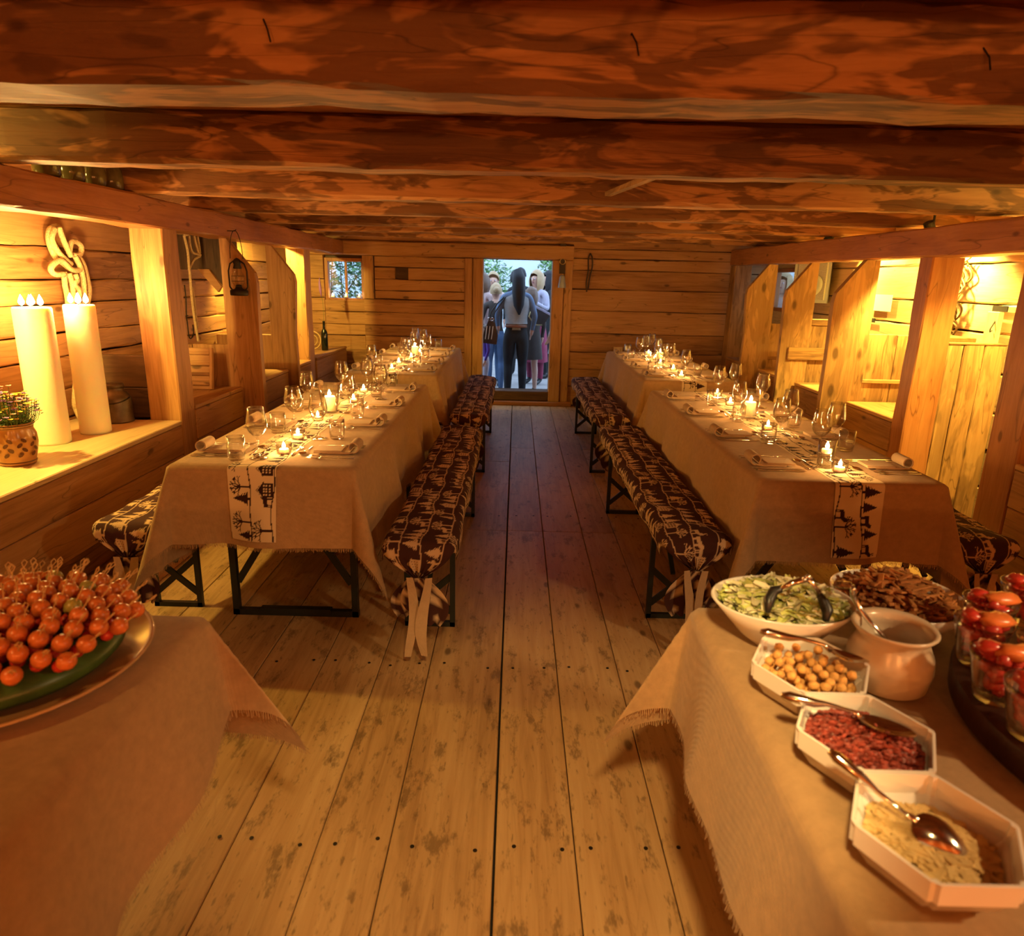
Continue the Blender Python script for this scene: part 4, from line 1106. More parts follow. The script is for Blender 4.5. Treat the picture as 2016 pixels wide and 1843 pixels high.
MB().tube([(.06*math.cos(t), .004, .06+.06*math.sin(t)) for t in [2*PI*i/28 for i in range(28)]], .005, 6, closed=True).build('inner_hoop', M['bamboo'], r, True)
# glazed jars on the header beam
jm = MB().lathe([(0, 0), (.050, 0), (.056, .008), (.058, .06), (.052, .10), (.045, .115), (.048, .125), (.043, .128), (.040, .115), (0, .10)], 28).mesh('glazed_jar', M['jar'], True)
for y in (3.34, 3.52, 3.70, 3.86): put(jm, 'glazed_jar', (HL-.085, y, 1.903), 0, 'squat dark glazed jar in the row on the header beam', 'jar', 'glazed jars on the header beam')
# tealights on the window sill
for x in (-2.23, -2.07, -1.91): tealight((x, YB+.035, WZ0+.014), 'small lit tealight glass on the window sill', group='tealights on the window sill', light=False)

# ------------------------------------------------------------------ end wall: cowbell strap, thong, stool
r = empty('cowbell', (.53, YB-.055, 1.42), 'cowbell hanging from a broad black leather strap beside the door', 'cowbell')
MB().box(-.036, .036, -.004, .004, .16, .50, .002).build('strap', M['leather'], r)
MB().tube([(.032*math.cos(t), -.010, .30+.032*math.sin(t)) for t in [2*PI*i/20 for i in range(20)]], .005, 6, closed=True).build('buckle', M['brass'], r, True)
MB().lathe([(.010, .0), (.012, .003), (.008, .002)], 10, c=(0, -.008, .445)).build('red_stone', M['red_tomato'], r, True)
MB().lathe([(.052, 0), (.054, .004), (.044, .06), (.036, .12), (.024, .145), (0, .15)], 24, c=(0, -.05, 0), sx=.9).build('bell_body', M['speaker'], r, True)
rope('leather_thong', [[(.0, 0, 0), (-.02, -.01, -.06), (-.015, -.01, -.20), (-.03, -.01, -.33), (-.02, -.01, -.44)], [(0, 0, 0), (.025, -.01, -.05), (.03, -.01, -.16), (.01, -.01, -.26), (-.005, -.01, -.40)]], .008, 'twisted leather thong hanging on the end wall', (.855, YB-.02, 1.82), 'leather', 'strap')
r = empty('milking_stool', (1.24, 8.38, 0), 'small pale wooden stool with back board by the end wall', 'stool')
plank(-.12, .12, -.10, .10, .40, .43, wood('pale', 'x'), r, 'seat'); plank(-.05, .06, .085, .10, .43, .74, wood('pale', 'z'), r, 'backrest')
for sx, sy in ((-.1, -.08), (.1, -.08), (-.1, .08), (.1, .08)): MB().bar((sx*1.1, sy*1.1, 0), (sx, sy, .40), .028).build('leg', wood('pale', 'z'), r)

# ------------------------------------------------------------------ bays with the loudspeaker
r = empty('loudspeaker', (XR-.17, 7.02, 1.35), 'grey loudspeaker mounted high on the bay wall', 'loudspeaker', rz=-.62)
s = MB().prism([(-.13, .10), (.13, .10), (.165, -.10), (.165, -.12), (-.165, -.12), (-.165, -.10)], 2, 0, .46).build('cabinet', M['speaker'], r)
MB().prism([(-.14, -.121), (.14, -.121), (.13, -.128), (-.13, -.128)], 2, .03, .43).build('grille', M['grille'], r)
MB().lathe([(.10, 0), (.112, .004), (.11, .010), (.06, .016), (.025, .004), (0, .006)], 28).build('woofer', M['speaker'], r, True).matrix_local = Matrix.Translation((0, -.128, .17)) @ Matrix.Rotation(PI/2, 4, 'X')
MB().lathe([(.03, 0), (.036, .004), (.028, .008), (0, .004)], 20).build('tweeter', M['speaker'], r, True).matrix_local = Matrix.Translation((0, -.128, .345)) @ Matrix.Rotation(PI/2, 4, 'X')
MB().bar((0, .1, .25), (.04, .17, .25), .05).build('wall_bracket', M['lamp'], r)
o = MB().box(-.004, .0, 5.80, 6.14, 1.318, 1.452).build('paper_sheet', M['white'], loc=(XR-.022, 0, 0)); tag(o, 'blank white paper sheet pinned to the bay wall', 'paper')
o = MB().box(-.12, 0, 6.42, 7.12, 1.06, 1.135, .006).build('wall_shelf', wood('pale', 'y'), loc=(XR-.022, 0, 0)); tag(o, 'pale plank shelf on the bay wall below the loudspeaker', 'shelf')
for y0, y1, z, lb in ((6.02, 6.20, 1.236, 'short dark vent slot between wall planks near the paper'), (4.42, 4.56, 1.395, 'short dark vent slot above the plank hatch')):
    o = MB().box(-.006, 0, y0, y1, z-.018, z+.018).build('vent_slot', M['cavity_black'], loc=(XR-.021, 0, 0)); tag(o, lb, 'vent')  # near-black strip stands in for the slot's dark depth
r = empty('plank_hatch', (XR-.03, 4.492, 1.0), 'pale upright plank hatch with an iron hook on the bay wall', 'hatch')
plank(-.03, 0, -.06, .06, 0, .375, wood('pale', 'z'), r, 'board'); MB().tube([(-.028, -.03, .32), (-.05, -.03, .27), (-.045, -.025, .25), (-.036, -.03, .26)], .004, 6).build('hook', M['iron'], r)
rr2 = random.Random(4); pth = []
for q in range(9):
    x0, y0 = rr2.uniform(-.03, .01), rr2.uniform(-.07, .07); pth.append([(x0+rr2.uniform(-.03, .02), y0+.06*math.sin(i*1.7+q)+rr2.uniform(-.02, .02), -i*.065) for i in range(9)])
for q in range(6):
    c = (rr2.uniform(-.05, 0), rr2.uniform(-.06, .06), -rr2.uniform(.12, .5)); pth.append([(c[0]+.01*math.sin(t*2), c[1]+.035*math.cos(t), c[2]+.035*math.sin(t)) for t in [2*PI*i/10 for i in range(11)]])
rope('cattle_harness', pth, .0065, 'tangled old harness straps and rings hanging on the bay wall', (XR-.06, 4.94, 1.715), 'harness', 'harness')
r = empty('feed_box', (2.72, 4.62, .676), 'reddish wooden feed box standing behind the plank partition', 'box')
plank(0, .24, -.09, .22, .0, .50, wood('red', 'y'), r, 'box_body'); plank(-.008, .248, -.098, .228, .50, .53, wood('red', 'y'), r, 'lid')

# ------------------------------------------------------------------ buffet tables in front
def buffet(x0, x1, y0, y1, z, label):
    r = empty('buffet_table', ((x0+x1)/2, (y0+y1)/2, 0), label, 'table')
    cx, cy = (x0+x1)/2, (y0+y1)/2; n = 3
    for i in range(n):
        a = x0-cx+(x1-x0)*i/n; b = x0-cx+(x1-x0)*(i+1)/n-.003; plank(a+.006, b-.004, y0-cy+.006, y1-cy-.006, z-.034, z-.005, wood('pale', 'y'), r, 'tabletop_board')
    for yy in (y0+.3-cy, y1-.38-cy):
        f = empty('leg_frame', (0, yy, 0)); f.parent = r; w = (x1-x0)/2-.18
        for nm, p, q in (('upright', (-w, 0, 0), (-w, 0, z-.036)), ('upright', (w, 0, 0), (w, 0, z-.036)), ('foot_bar', (-w, 0, .014), (w, 0, .014)), ('brace', (-w, 0, .1), (0, 0, z-.05)), ('brace', (w, 0, .1), (0, 0, z-.05))): MB().bar(p, q, .026).build(nm, M['steel'], f)
    return r
BZ = .785
buffet(-1.42, -.665, -.75, 1.345, BZ, 'buffet table under sackcloth carrying the tomato pick platter')
buffet(.435, 1.50, -.75, 1.445, BZ, 'buffet table under sackcloth carrying the white serving dishes')
o, _ = cloth('tablecloth', -1.42, -.665, -.75, 1.345, BZ, .42, .245, .34, .34, seed=31, flare=.12, cflare=.50, bias=.8, skew=1.1); tag(o, 'beige sackcloth with frayed hem under the tomato pick platter', 'tablecloth')
o, _ = cloth('tablecloth', .435, 1.50, -.75, 1.445, BZ, .28, .42, .34, .34, seed=36, flare=.10, cflare=.44, bias=.8); tag(o, 'beige sackcloth with frayed hem under the white serving dishes', 'tablecloth')
SZ = BZ+.003
# platter, melon and picks
PC = Vector((-.935, 1.125, SZ))
o = MB().lathe([(0, .004), (.17, .004), (.21, .012), (.245, .026), (.252, .029), (.256, .026), (.22, .006), (.17, 0), (0, 0)], 56, c=(0, 0, 0)).build('serving_platter', M['platter'], smooth=True, loc=PC); tag(o, 'large round brown glazed platter under the melon', 'platter')
MELON = [(0, 0), (.15, 0), (.180, .008), (.196, .024), (.195, .038), (.180, .051), (.14, .062), (.07, .069), (0, .071)]
o = MB().lathe(MELON, 48).build('watermelon', M['melon'], smooth=True, loc=PC+Vector((.01, .0, .008))); tag(o, 'halved dark green watermelon stuck full of tomato picks', 'watermelon')
tm = MB().lathe([(r_*.86, z_*.9) for r_, z_ in [(0, -.0175), (.009, -.0165), (.0155, -.010), (.018, 0), (.0165, .009), (.010, .0155), (.004, .0165), (0, .0155)]], 14).mesh('tomato_pick', M['tomato'], True)
tm2 = tm.copy(); tm2.materials.clear(); tm2.materials.append(M['olive'])
stick = MB().tube([(0, 0, -.058), (0, 0, .028)], .0011, 5)
stick.tube([(0, 0, .028), (.003, 0, .033), (.005, 0, .040), (.0, .001, .046), (-.005, 0, .040), (-.002, 0, .033), (.002, 0, .028)], .0011, 5); stick.tube([(.001, 0, .028), (.005, .001, .026), (.006, 0, .022)], .001, 4)
stick = stick.mesh('pick', M['bamboo'])
low = MB().lathe([(0, -.0405), (.007, -.039), (.0112, -.034), (.0118, -.027), (.008, -.0185), (0, -.0165)], 12).mesh('second_fruit', M['red_tomato'], True)
mc = PC+Vector((.01, .0, .008)); rr3 = random.Random(12)
def rind(q):
    for (r0, z0), (r1, z1) in zip(MELON[::-1], MELON[::-1][1:]):
        if r0 <= q <= r1: return z0+(z1-z0)*(q-r0)/max(1e-6, r1-r0)
    return .05
ga = PI*(3-math.sqrt(5)); NP_ = 112; RB = .184; picks = []
for i in range(NP_):        # every pick stands in the rind, fruits side by side
    q = RB*math.sqrt((i+.5)/NP_); a = i*ga+.3
    tl = math.radians(58)*(q/RB)**1.15; dd = Vector((math.sin(tl)*math.cos(a), math.sin(tl)*math.sin(a), math.cos(tl)))
    b = mc+Vector((q*math.cos(a), q*math.sin(a), rind(q)))
    picks.append([b+dd*(.0415+rr3.uniform(0, .006)), dd])
for it in range(300):       # push touching fruits apart
    worst = 0
    for i in range(NP_):
        for j in range(i):
            best = None
            for ai, ri in ((0, .0158), (-.0285, .0122)):
                for aj, rj in ((0, .0158), (-.0285, .0122)):
                    e = (picks[i][0]+picks[i][1]*ai)-(picks[j][0]+picks[j][1]*aj); g_ = ri+rj-e.length
                    if g_ > 0 and (best is None or g_ > best[0]): best = (g_, e)
            if best:
                e = best[1]-picks[i][1]*best[1].dot(picks[i][1])*.8; e.z = max(e.z, 0) if best[1].z > 0 else e.z*.3
                e = e.normalized()*best[0]*.52; picks[i][0] += e; picks[j][0] -= e; worst = max(worst, best[0])
    if worst < .0004: break
for p, dd in picks:
    g = rr3.random() < .13
    o = bpy.data.objects.new('tomato_pick', tm2 if g else tm); link(o); o.location = p; o.rotation_euler = dd.to_track_quat('Z', 'Y').to_euler()
    tag(o, 'yellow-green grape on a knotted bamboo pick stuck in the melon' if g else 'orange cherry tomato on a knotted bamboo pick stuck in the melon', 'fruit pick', 'picks stuck in the melon')
    c = bpy.data.objects.new('bamboo_pick', stick); link(c, o); c2 = bpy.data.objects.new('lower_fruit', low); link(c2, o)
# ---- white serving dishes
def inside(c, prof, sx=1.0, sy=1.0, hexa=False, gap=.0035):
    """keep a vertex within the inner wall of a dish (prof: inner radius by height)"""
    def f(v):
        x, y, z = v[0]-c[0], v[1]-c[1], v[2]-c[2]
        z = max(z, prof[0][1]+.001)
        R = prof[-1][0]
        for (r0, z0), (r1, z1) in zip(prof, prof[1:]):
            if z <= z1: R = r0+(r1-r0)*(z-z0)/(z1-z0); break
        R -= gap
        if hexa: rho = max(abs(x*math.cos(t)+y*math.sin(t)) for t in (PI/6, PI/2, 5*PI/6))/.866
        else: rho = math.hypot(x/sx, y/sy)
        if rho > R: x *= R/rho; y *= R/rho
        return (c[0]+x, c[1]+y, c[2]+z)
    return f
def scatter(name, label, cat, mat, pts_fn, n, piece, seed, fit=None):
    rr = random.Random(seed); mb = MB()
    for i in range(n): piece(mb, pts_fn(rr), rr)
    if fit: mb.v = [fit(v) for v in mb.v]
    o = mb.build(name, mat, recalc=True); tag(o, label, cat, kind='stuff'); return o
BC = Vector((.558, 1.290, SZ)); BSX, BSY = .95, .75
o = MB().lathe([(0, .006), (.046, .006), (.080, .030), (.112, .062), (.146, .099), (.1495, .1005), (.152, .097), (.118, .060), (.087, .026), (.052, 0), (0, 0)], 64, sx=BSX, sy=BSY).build('salad_bowl', M['porcelain'], smooth=True, loc=BC); tag(o, 'oval white porcelain bowl filled with shredded lettuce', 'bowl')
def shred(mb, p, rr):
    a = rr.uniform(0, 6.28); l = rr.uniform(.012, .030); w = rr.uniform(.004, .011); d = Vector((math.cos(a), math.sin(a), rr.uniform(-.3, .5))).normalized(); s_ = d.cross(Vector((rr.uniform(-.4, .4), rr.uniform(-.4, .4), 1))).normalized(); up = s_.cross(d); k = rr.uniform(-.006, .008)
    V = []
    for t in (-1, -.33, .33, 1):
        for u in (-1, 0, 1): V.append(p+d*l*t+s_*w*u*(1.1-.5*abs(t))+up*(k*(1-t*t)+.003*u*u+rr.uniform(-.001, .001)))
    mb.add(V, [(3*i+j, 3*i+j+1, 3*i+4+j, 3*i+3+j) for i in range(3) for j in range(2)])
def heap(c, r, z0, h, sx=1.0, sy=1.0):
    def f(rr):
        q = math.sqrt(rr.random()); a = rr.uniform(0, 6.28); return Vector((c[0]+sx*r*q*math.cos(a), c[1]+sy*r*q*math.sin(a), z0+h*(1-q*q)*rr.uniform(.75, 1.08)))
    return f
MB().lathe([(0, .092), (.06, .088), (.10, .076), (.116, .070)], 30, sx=BSX, sy=BSY).build('lettuce_bed', M['lettuce'], o, True)
BFIT = inside(BC, [(.046, .006), (.080, .030), (.112, .062), (.146, .099)], BSX, BSY)
scatter('shredded_lettuce', 'shredded green and yellow lettuce heaped in the white bowl', 'salad', M['lettuce'], heap(BC, .128, BC.z+.086, .036, BSX, BSY), 380, shred, 1, BFIT)
scatter('lettuce_ribs', 'pale crisp lettuce ribs mixed into the white bowl', 'salad', M['lettuce2'], heap(BC, .126, BC.z+.088, .038, BSX, BSY), 280, shred, 2, BFIT)
# tongs on the salad
hg = at(1590, 1140, .962)
r = empty('salad_tongs', hg, 'steel salad tongs with black grips standing in the lettuce', 'tongs')
def rel(px, py, z): return at(px, py, z)-hg
MB().tube([rel(1588, 1140, .962), rel(1560, 1148, .950), rel(1538, 1160, .938)], [.006, .0065, .006], 8).build('arm', M['cutlery'], r, True)
MB().tube([rel(1592, 1140, .962), rel(1604, 1158, .940), rel(1616, 1176, .920)], [.006, .0065, .006], 8).build('arm', M['cutlery'], r, True)
MB().tube([rel(1545, 1157, .941), rel(1524, 1163, .932), rel(1514, 1182, .918), rel(1511, 1206, .900)], [.006, .010, .011, .005], 10).build('grip', M['black'], r, True)
MB().tube([rel(1611, 1168, .927), rel(1622, 1184, .914), rel(1629, 1202, .900), rel(1626, 1222, .886)], [.006, .010, .011, .006], 10).build('grip', M['black'], r, True)
MB().tube([rel(1580, 1142, .960), rel(1590, 1134, .968), rel(1600, 1141, .960)], .004, 8).build('spring', M['cutlery'], r, True)
# second bowl with fried strips
B2 = Vector((.838, 1.372, SZ))
o = MB().lathe([(0, .006), (.05, .006), (.09, .03), (.120, .060), (.131, .078), (.134, .078), (.124, .055), (.094, .020), (.055, 0), (0, 0)], 48).build('strip_bowl', M['porcelain'], smooth=True, loc=B2); tag(o, 'white porcelain bowl filled with golden fried strips', 'bowl')
MB().lathe([(0, .078), (.06, .074), (.10, .064), (.110, .058)], 30).build('strip_bed', M['walnut'], o, True)
def strip(mb, p, rr):
    a = rr.uniform(0, 6.28); l = rr.uniform(.012, .026); d = Vector((math.cos(a), math.sin(a), rr.uniform(-.3, .4))).normalized(); mb.bar(p-d*l, p+d*l, rr.uniform(.006, .011), rr.uniform(.003, .006), up=(rr.uniform(-.5, .5), .1, 1))
scatter('fried_strips', 'crisp golden brown strips heaped in the rear white bowl', 'food', M['walnut'], heap(B2, .108, B2.z+.068, .052), 330, strip, 3, inside(B2, [(.05, .006), (.09, .030), (.120, .060), (.131, .078)]))
# crock
CK = Vector((.708, 1.148, SZ))
o = MB().lathe([(r_*.95, z_) for r_, z_ in [(0, 0), (.062, 0), (.070, .006), (.078, .04), (.076, .065), (.066, .088), (.063, .098), (.072, .110), (.077, .116), (.074, .120), (.064, .112), (.060, .095), (.068, .065), (0, .055)]], 44).build('stoneware_crock', M['cream'], smooth=True, loc=CK); tag(o, 'cream glazed stoneware crock with a flared rim', 'crock')
def lad(px, py, z): return at(px, py, z)-CK
u_ = lad(1702, 1203, SZ+.125); u_ = Vector((u_.x, u_.y, 0)).normalized()
r = empty('serving_ladle', CK, 'glass-handled ladle standing in the stoneware crock', 'ladle')
MB().tube([u_*-.004+Vector((0, 0, .074)), u_*.045+Vector((0, 0, .108)), u_*.064+Vector((0, 0, .1252)), u_*.082+Vector((0, 0, .148)), lad(1680, 1158, SZ+.172)], [.005, .005, .005, .0052, .0055], 10).build('handle', M['cutlery'], r, True)
MB().tube([lad(1680, 1158, SZ+.172), lad(1672, 1152, SZ+.176), lad(1652, 1151, SZ+.174), lad(1634, 1150, SZ+.170)], [.0055, .0068, .007, .0058], 10).build('grip_end', M['glass'], r, True)
MB().lathe([(0, 0), (.013, .002), (.020, .010), (.021, .014), (.019, .014), (.012, .004), (0, .002)], 20, c=(-u_.x*.012, -u_.y*.012, .0625)).build('ladle_bowl', M['cutlery'], r, True)
# hexagonal dishes
def hexdish(c, label):
    prof = [(0, .004), (.060, .004), (.072, .012), (.094, .036), (.098, .038), (.1015, .066), (.1040, .0665), (.1062, .066), (.1045, .036), (.098, .031), (.082, .008), (.066, 0), (0, 0)]
    o = MB().lathe(prof, 6, sy=1.02).build('hexagonal_dish', M['porcelain'], loc=c)
    bm = bmesh.new(); bm.from_mesh(o.data); bmesh.ops.bevel(bm, geom=[e for e in bm.edges if abs(e.verts[0].co.z-e.verts[1].co.z) > .002 and e.verts[0].co.xy.length > .06], offset=.006, segments=2, affect='EDGES'); bm.to_mesh(o.data); bm.free()
    autosmooth(o, 30); tag(o, label, 'dish'); return o
D1, D2, D3 = Vector((.540, 1.0985, SZ)), Vector((.546, .9105, SZ)), Vector((.542, .7225, SZ))
hexdish(D1, 'hexagonal white dish filled with toasted croutons'); hexdish(D2, 'hexagonal white dish filled with red bacon bits'); d3 = hexdish(D3, 'hexagonal white dish with shaved cheese')
rr4 = random.Random(8)
crm = []
for k in range(4):
    mb = MB().blob((0, 0, 0), .0094, k, 5, .12, (1, .95, .9)); crm.append(mb.mesh('crouton', M['crouton'], True))
placed = []
for layer, (z, R0) in enumerate(((.016, .050), (.030, .066), (.044, .071), (.057, .068))):
    tries = 0
    while tries < 2600:
        tries += 1; a = rr4.uniform(0, 6.28); q = R0*1.12*math.sqrt(rr4.random()); p = Vector((q*math.cos(a), q*math.sin(a), z+rr4.uniform(-.003, .003)))
        if max(abs(p.x*math.cos(t)+p.y*math.sin(t)) for t in (PI/6, PI/2, 5*PI/6)) > R0 or any((p-w).length < .0186 for w in placed): continue
        placed.append(p); o = bpy.data.objects.new('crouton', crm[len(placed) % 4]); link(o); o.location = D1+p; o.rotation_euler = (rr4.uniform(0, 6), rr4.uniform(0, 6), rr4.uniform(0, 6)); o.scale = (1, rr4.uniform(.85, 1.0), rr4.uniform(.85, 1.0))
        tag(o, 'golden toasted crouton in the hexagonal dish', 'crouton', 'croutons in the hexagonal dish')
def crumb(mb, p, rr): mb.blob(p, rr.uniform(.003, .0065), rr.random(), 3, .4, (1, rr.uniform(.5, 1), rr.uniform(.4, .8)))
scatter('bacon_bits', 'red chopped bacon bits heaped in the hexagonal dish', 'food', M['bacon'], heap(D2, .083, D2.z+.043, .024), 900, crumb, 5, inside(D2, [(.060, .004), (.072, .012), (.094, .036), (.098, .038), (.1015, .066)], hexa=True))
MB().lathe([(0, .056), (.05, .050), (.078, .042), (.082, .040)], 24).build('bacon_bed', M['bacon'], bpy.data.objects['bacon_bits'], loc=D2)
def flake(mb, p, rr):
    a = rr.uniform(0, 6.28); l = rr.uniform(.006, .016); d = Vector((math.cos(a), math.sin(a), rr.uniform(-.15, .15))).normalized(); mb.bar(p-d*l, p+d*l, rr.uniform(.004, .009), .0016, up=(rr.uniform(-.3, .3), .1, 1))
scatter('shaved_cheese', 'pale yellow shaved cheese lying in the hexagonal dish', 'food', M['cheese'], heap(D3+Vector((-.003, -.003, 0)), .084, D3.z+.030, .010), 560, flake, 6, inside(D3, [(.060, .004), (.072, .012), (.094, .036), (.098, .038), (.1015, .066)], hexa=True))
MB().lathe([(0, .034), (.05, .031), (.074, .027)], 24).build('cheese_bed', M['cheese'], bpy.data.objects['shaved_cheese'], loc=D3)
# serving spoons
def serving_spoon(a, b, roll, label, bl=.036, bw=.024, mat='cutlery'):
    """handle end a, bowl tip b"""
    a, b = Vector(a), Vector(b); d = (b-a); Ln = d.length; d.normalize(); s_ = d.cross(Vector((0, 0, 1))).normalized(); up = s_.cross(d)
    r = empty('serving_spoon', a, label, 'spoon', None)
    F = lambda x, y, z: d*x+s_*(y*math.cos(roll)-z*math.sin(roll))+up*(y*math.sin(roll)+z*math.cos(roll))
    hb = Ln-2*bl
    MB().tube([F(0, 0, 0), F(.012, 0, .001), F(.05, 0, .003), F(hb*.6, 0, .007), F(hb*.92, 0, .007), F(hb+.006, 0, .001)], [.004, .0085, .007, .0038, .0032, .006], 10).build('handle', M[mat], r, True)
    mb = MB(); n, mrow = 8, 22
    for i in range(n):
        q = i/(n-1)
        for j in range(mrow): t = 2*PI*j/mrow; mb.v.append(F(hb+bl+bl*q*math.cos(t), bw*q*math.sin(t)*(1-.15*math.cos(t)), -.010*(1-q*q)))
    for i in range(n-1):
        for j in range(mrow): mb.f.append((i*mrow+j, i*mrow+(j+1) % mrow, (i+1)*mrow+(j+1) % mrow, (i+1)*mrow+j))
    mb.build('spoon_bowl', M[mat], r, True); return r
serving_spoon(at(1497, 1243, .90), at(1712, 1302, .868), .2, 'steel serving spoon lying across the croutons')
serving_spoon(at(1537, 1368, .875), at(1805, 1447, .862), .1, 'steel serving spoon lying across the bacon bits', .040, .025)
serving_spoon(at(1632, 1478, .885), at(1905, 1695, .822), 2.6, 'steel serving spoon lying face down on the shaved cheese', .034, .023)
# wooden tray with tomato glasses
TC = Vector((1.188, .94, SZ)); TRT = .055
o = MB().lathe([(0, TRT), (.405, TRT), (.418, TRT-.005), (.42, TRT-.012), (.418, .006), (.412, 0), (0, 0)], 80).build('round_tray', wood('tray', 'x'), smooth=False, loc=TC); tag(autosmooth(o, 40), 'large round dark wooden tray holding glasses of tomato', 'tray')
gm = MB().lathe([(0, .0), (.028, .0), (.031, .005), (.036, .03), (.044, .07), (.0475, .085), (.0465, .085), (.0428, .07), (.0345, .03), (.028, .010), (0, .009)], 28).mesh('dessert_glass', M['glass'], True)
def dice(seed):
    rr = random.Random(seed); mb = MB()
    for i in range(26):
        a = rr.uniform(0, 6.28); z = rr.uniform(.022, .084); q = rr.uniform(0, .013+.010*z/.085); mb.blob((q*math.cos(a), q*math.sin(a), z), rr.uniform(.014, .019), seed*50+i, 5, .28, (1.1, .75, .7))
    return mb.mesh('chopped_tomato', M['red_tomato'], True)
dm = [dice(i) for i in range(3)]
tgl = []
for i, (gx, gy) in enumerate(((1868, 1292), (1912, 1370), (1985, 1438), (1930, 1258), (1996, 1220), (2004, 1335))):
    gp = at(gx, gy, SZ+TRT)
    for it in range(200):
        dv = (gp-TC).to_2d()
        if dv.length > .383: dv *= .383/dv.length; gp.x, gp.y = TC.x+dv.x, TC.y+dv.y
        for q in tgl:
            d_ = (gp-q).to_2d()
            if d_.length < .0965: d_ *= .097/d_.length; gp.x, gp.y = q.x+d_.x, q.y+d_.y
    tgl.append(gp.copy())
    r = empty('tomato_glass', gp+Vector((0, 0, .0003)), 'small glass of chopped tomato standing on the round tray', 'glass', 'tomato glasses')
    o = bpy.data.objects.new('glass_cup', gm); link(o, r); o = bpy.data.objects.new('chopped_tomato', dm[i % 3]); link(o, r); o.rotation_euler[2] = i; o['kind'] = 'stuff'
    MB().blob((.012, -.008, .092), .022, i, 6, .22, (1.5, .9, .55)).build('tomato_wedge', M['tomato'], r, True); MB().blob((-.016, .010, .090), .018, i+9, 6, .18, (1.0, 1.1, .7)).build('tomato_wedge', M['red_tomato'], r, True)

# ------------------------------------------------------------------ outdoors
GZ = -.10
ground = MB().box(-9, 9, YB+.16, 24, GZ-.1, GZ).build('ground', M['ground']); tag(ground, kind='structure')
def bush(c, r, n, seed, label, mat='leaf', trunk=True, ls=.06):
    rr = random.Random(seed); rt = empty('garden_bush', (c[0], c[1], GZ), label, 'bush', 'garden bushes outside')
    mb = MB()
    for i in range(n):
        d = Vector((rr.gauss(0, 1), rr.gauss(0, 1), rr.gauss(0, 1))).normalized(); q = rr.uniform(.55, 1.0)
        p = Vector((d.x*r[0]*q, d.y*r[1]*q, c[2]-GZ+d.z*r[2]*q)); l = rr.uniform(.6, 1.2)*ls
        if p.z < .03: p.z = .03
        a = Vector((rr.uniform(-1, 1), rr.uniform(-1, 1), rr.uniform(-.6, .6))).normalized()*l; b = a.cross(Vector((rr.uniform(-1, 1), rr.uniform(-1, 1), 1))).normalized()*l*.32
        mb.add([p-a, p+b, p+a, p-b], [(0, 1, 2, 3)])
    o = mb.build('foliage', M[mat], rt, recalc=False); o['kind'] = 'stuff'
    if trunk:
        for q in range(4): MB().tube([(q*.06-.09, 0, 0), (q*.1-.15, .03*q, max(.1, (c[2]-GZ)*.6)), (r[0]*.5*math.cos(q*1.7), r[1]*.4*math.sin(q*1.7), c[2]-GZ+r[2]*.3)], [.03, .02, .006], 7).build('stem', wood('dark', 'z'), rt, True)
    return rt
bush((-2.75, 10.6, 1.3), (.95, .6, 1.15), 5200, 1, 'broad leafy bush outside the small window')
bush((-.80, 13.6, 1.35), (.85, .5, .62), 2600, 2, 'low spreading bush behind the guests outside', 'leaf2')
bush((1.0, 13.3, 1.75), (.62, .5, .62), 2600, 3, 'tall overhanging bush outside beside the doorway', 'leaf2')
bush((-5.9, 13.2, 1.2), (1.2, 1.0, 1.2), 3000, 6, 'rounded dark bush in the garden corner')
bush((5.0, 9.3, 1.3), (.9, 1.3, 1.2), 2500, 4, 'leafy bush outside the bay window')
o = MB().box(-8, 8, 17.0, 17.2, GZ, 3.4, .02).build('garden_wall', plain('pale_render', (.62, .68, .74), .9, noise=.08, nscale=2)); tag(o, 'pale rendered garden wall closing the yard outside', 'wall', kind='structure')
for k, (x, y, zc) in enumerate(((.95, 11.6, 2.15), (-.75, 12.2, 2.35))):
    pass

# ------------------------------------------------------------------ people
SKIN = plain('skin', (.62, .36, .26), .5, noise=.06)
def solid(name, c, rough=.8): return plain(name, c, rough, noise=.15, nscale=14)
CL = dict(denim=solid('grey_denim', (.30, .33, .34)), denim_blue=solid('blue_denim', (.13, .20, .33)), black=solid('black_cloth', (.014, .014, .016)), jeans=solid('blue_jeans', (.09, .16, .30)),
          brown=solid('dark_brown_cloth', (.05, .035, .028)), lav=solid('lavender_cloth', (.42, .40, .50)), white=solid('white_cloth', (.60, .58, .66)), purple=solid('purple_cloth', (.10, .04, .30)), pinkc=solid('pale_pink_cloth', (.55, .40, .38)),
          hair_black=solid('black_hair', (.010, .009, .012), .65), hair_blond=solid('blond_hair', (.45, .30, .15), .45), hair_brown=solid('brown_hair', (.13, .07, .04), .45), shoe=solid('black_shoe', (.015, .015, .018), .35), belt=solid('brown_belt', (.22, .08, .03), .5), maroon=solid('maroon_cloth', (.22, .02, .06)))
def skin_mesh(name, J, E, root):
    names = list(J); me = bpy.data.meshes.new(name); me.from_pydata([J[n][0] for n in names], [(names.index(a), names.index(b)) for a, b in E], [])
    o = bpy.data.objects.new(name, me); COL.objects.link(o)
    o.modifiers.new('skin', 'SKIN'); sv = me.skin_vertices[0].data
    for i, n in enumerate(names):
        r = J[n][1]; sv[i].radius = (r, r) if isinstance(r, (int, float)) else r; sv[i].use_root = (n == root)
    s = o.modifiers.new('sub', 'SUBSURF'); s.levels = 2; s.render_levels = 2
    dg = bpy.context.evaluated_depsgraph_get(); m2 = bpy.data.meshes.new_from_object(o.evaluated_get(dg)); m2.name = name
    bpy.data.objects.remove(o); bpy.data.meshes.remove(me); return m2
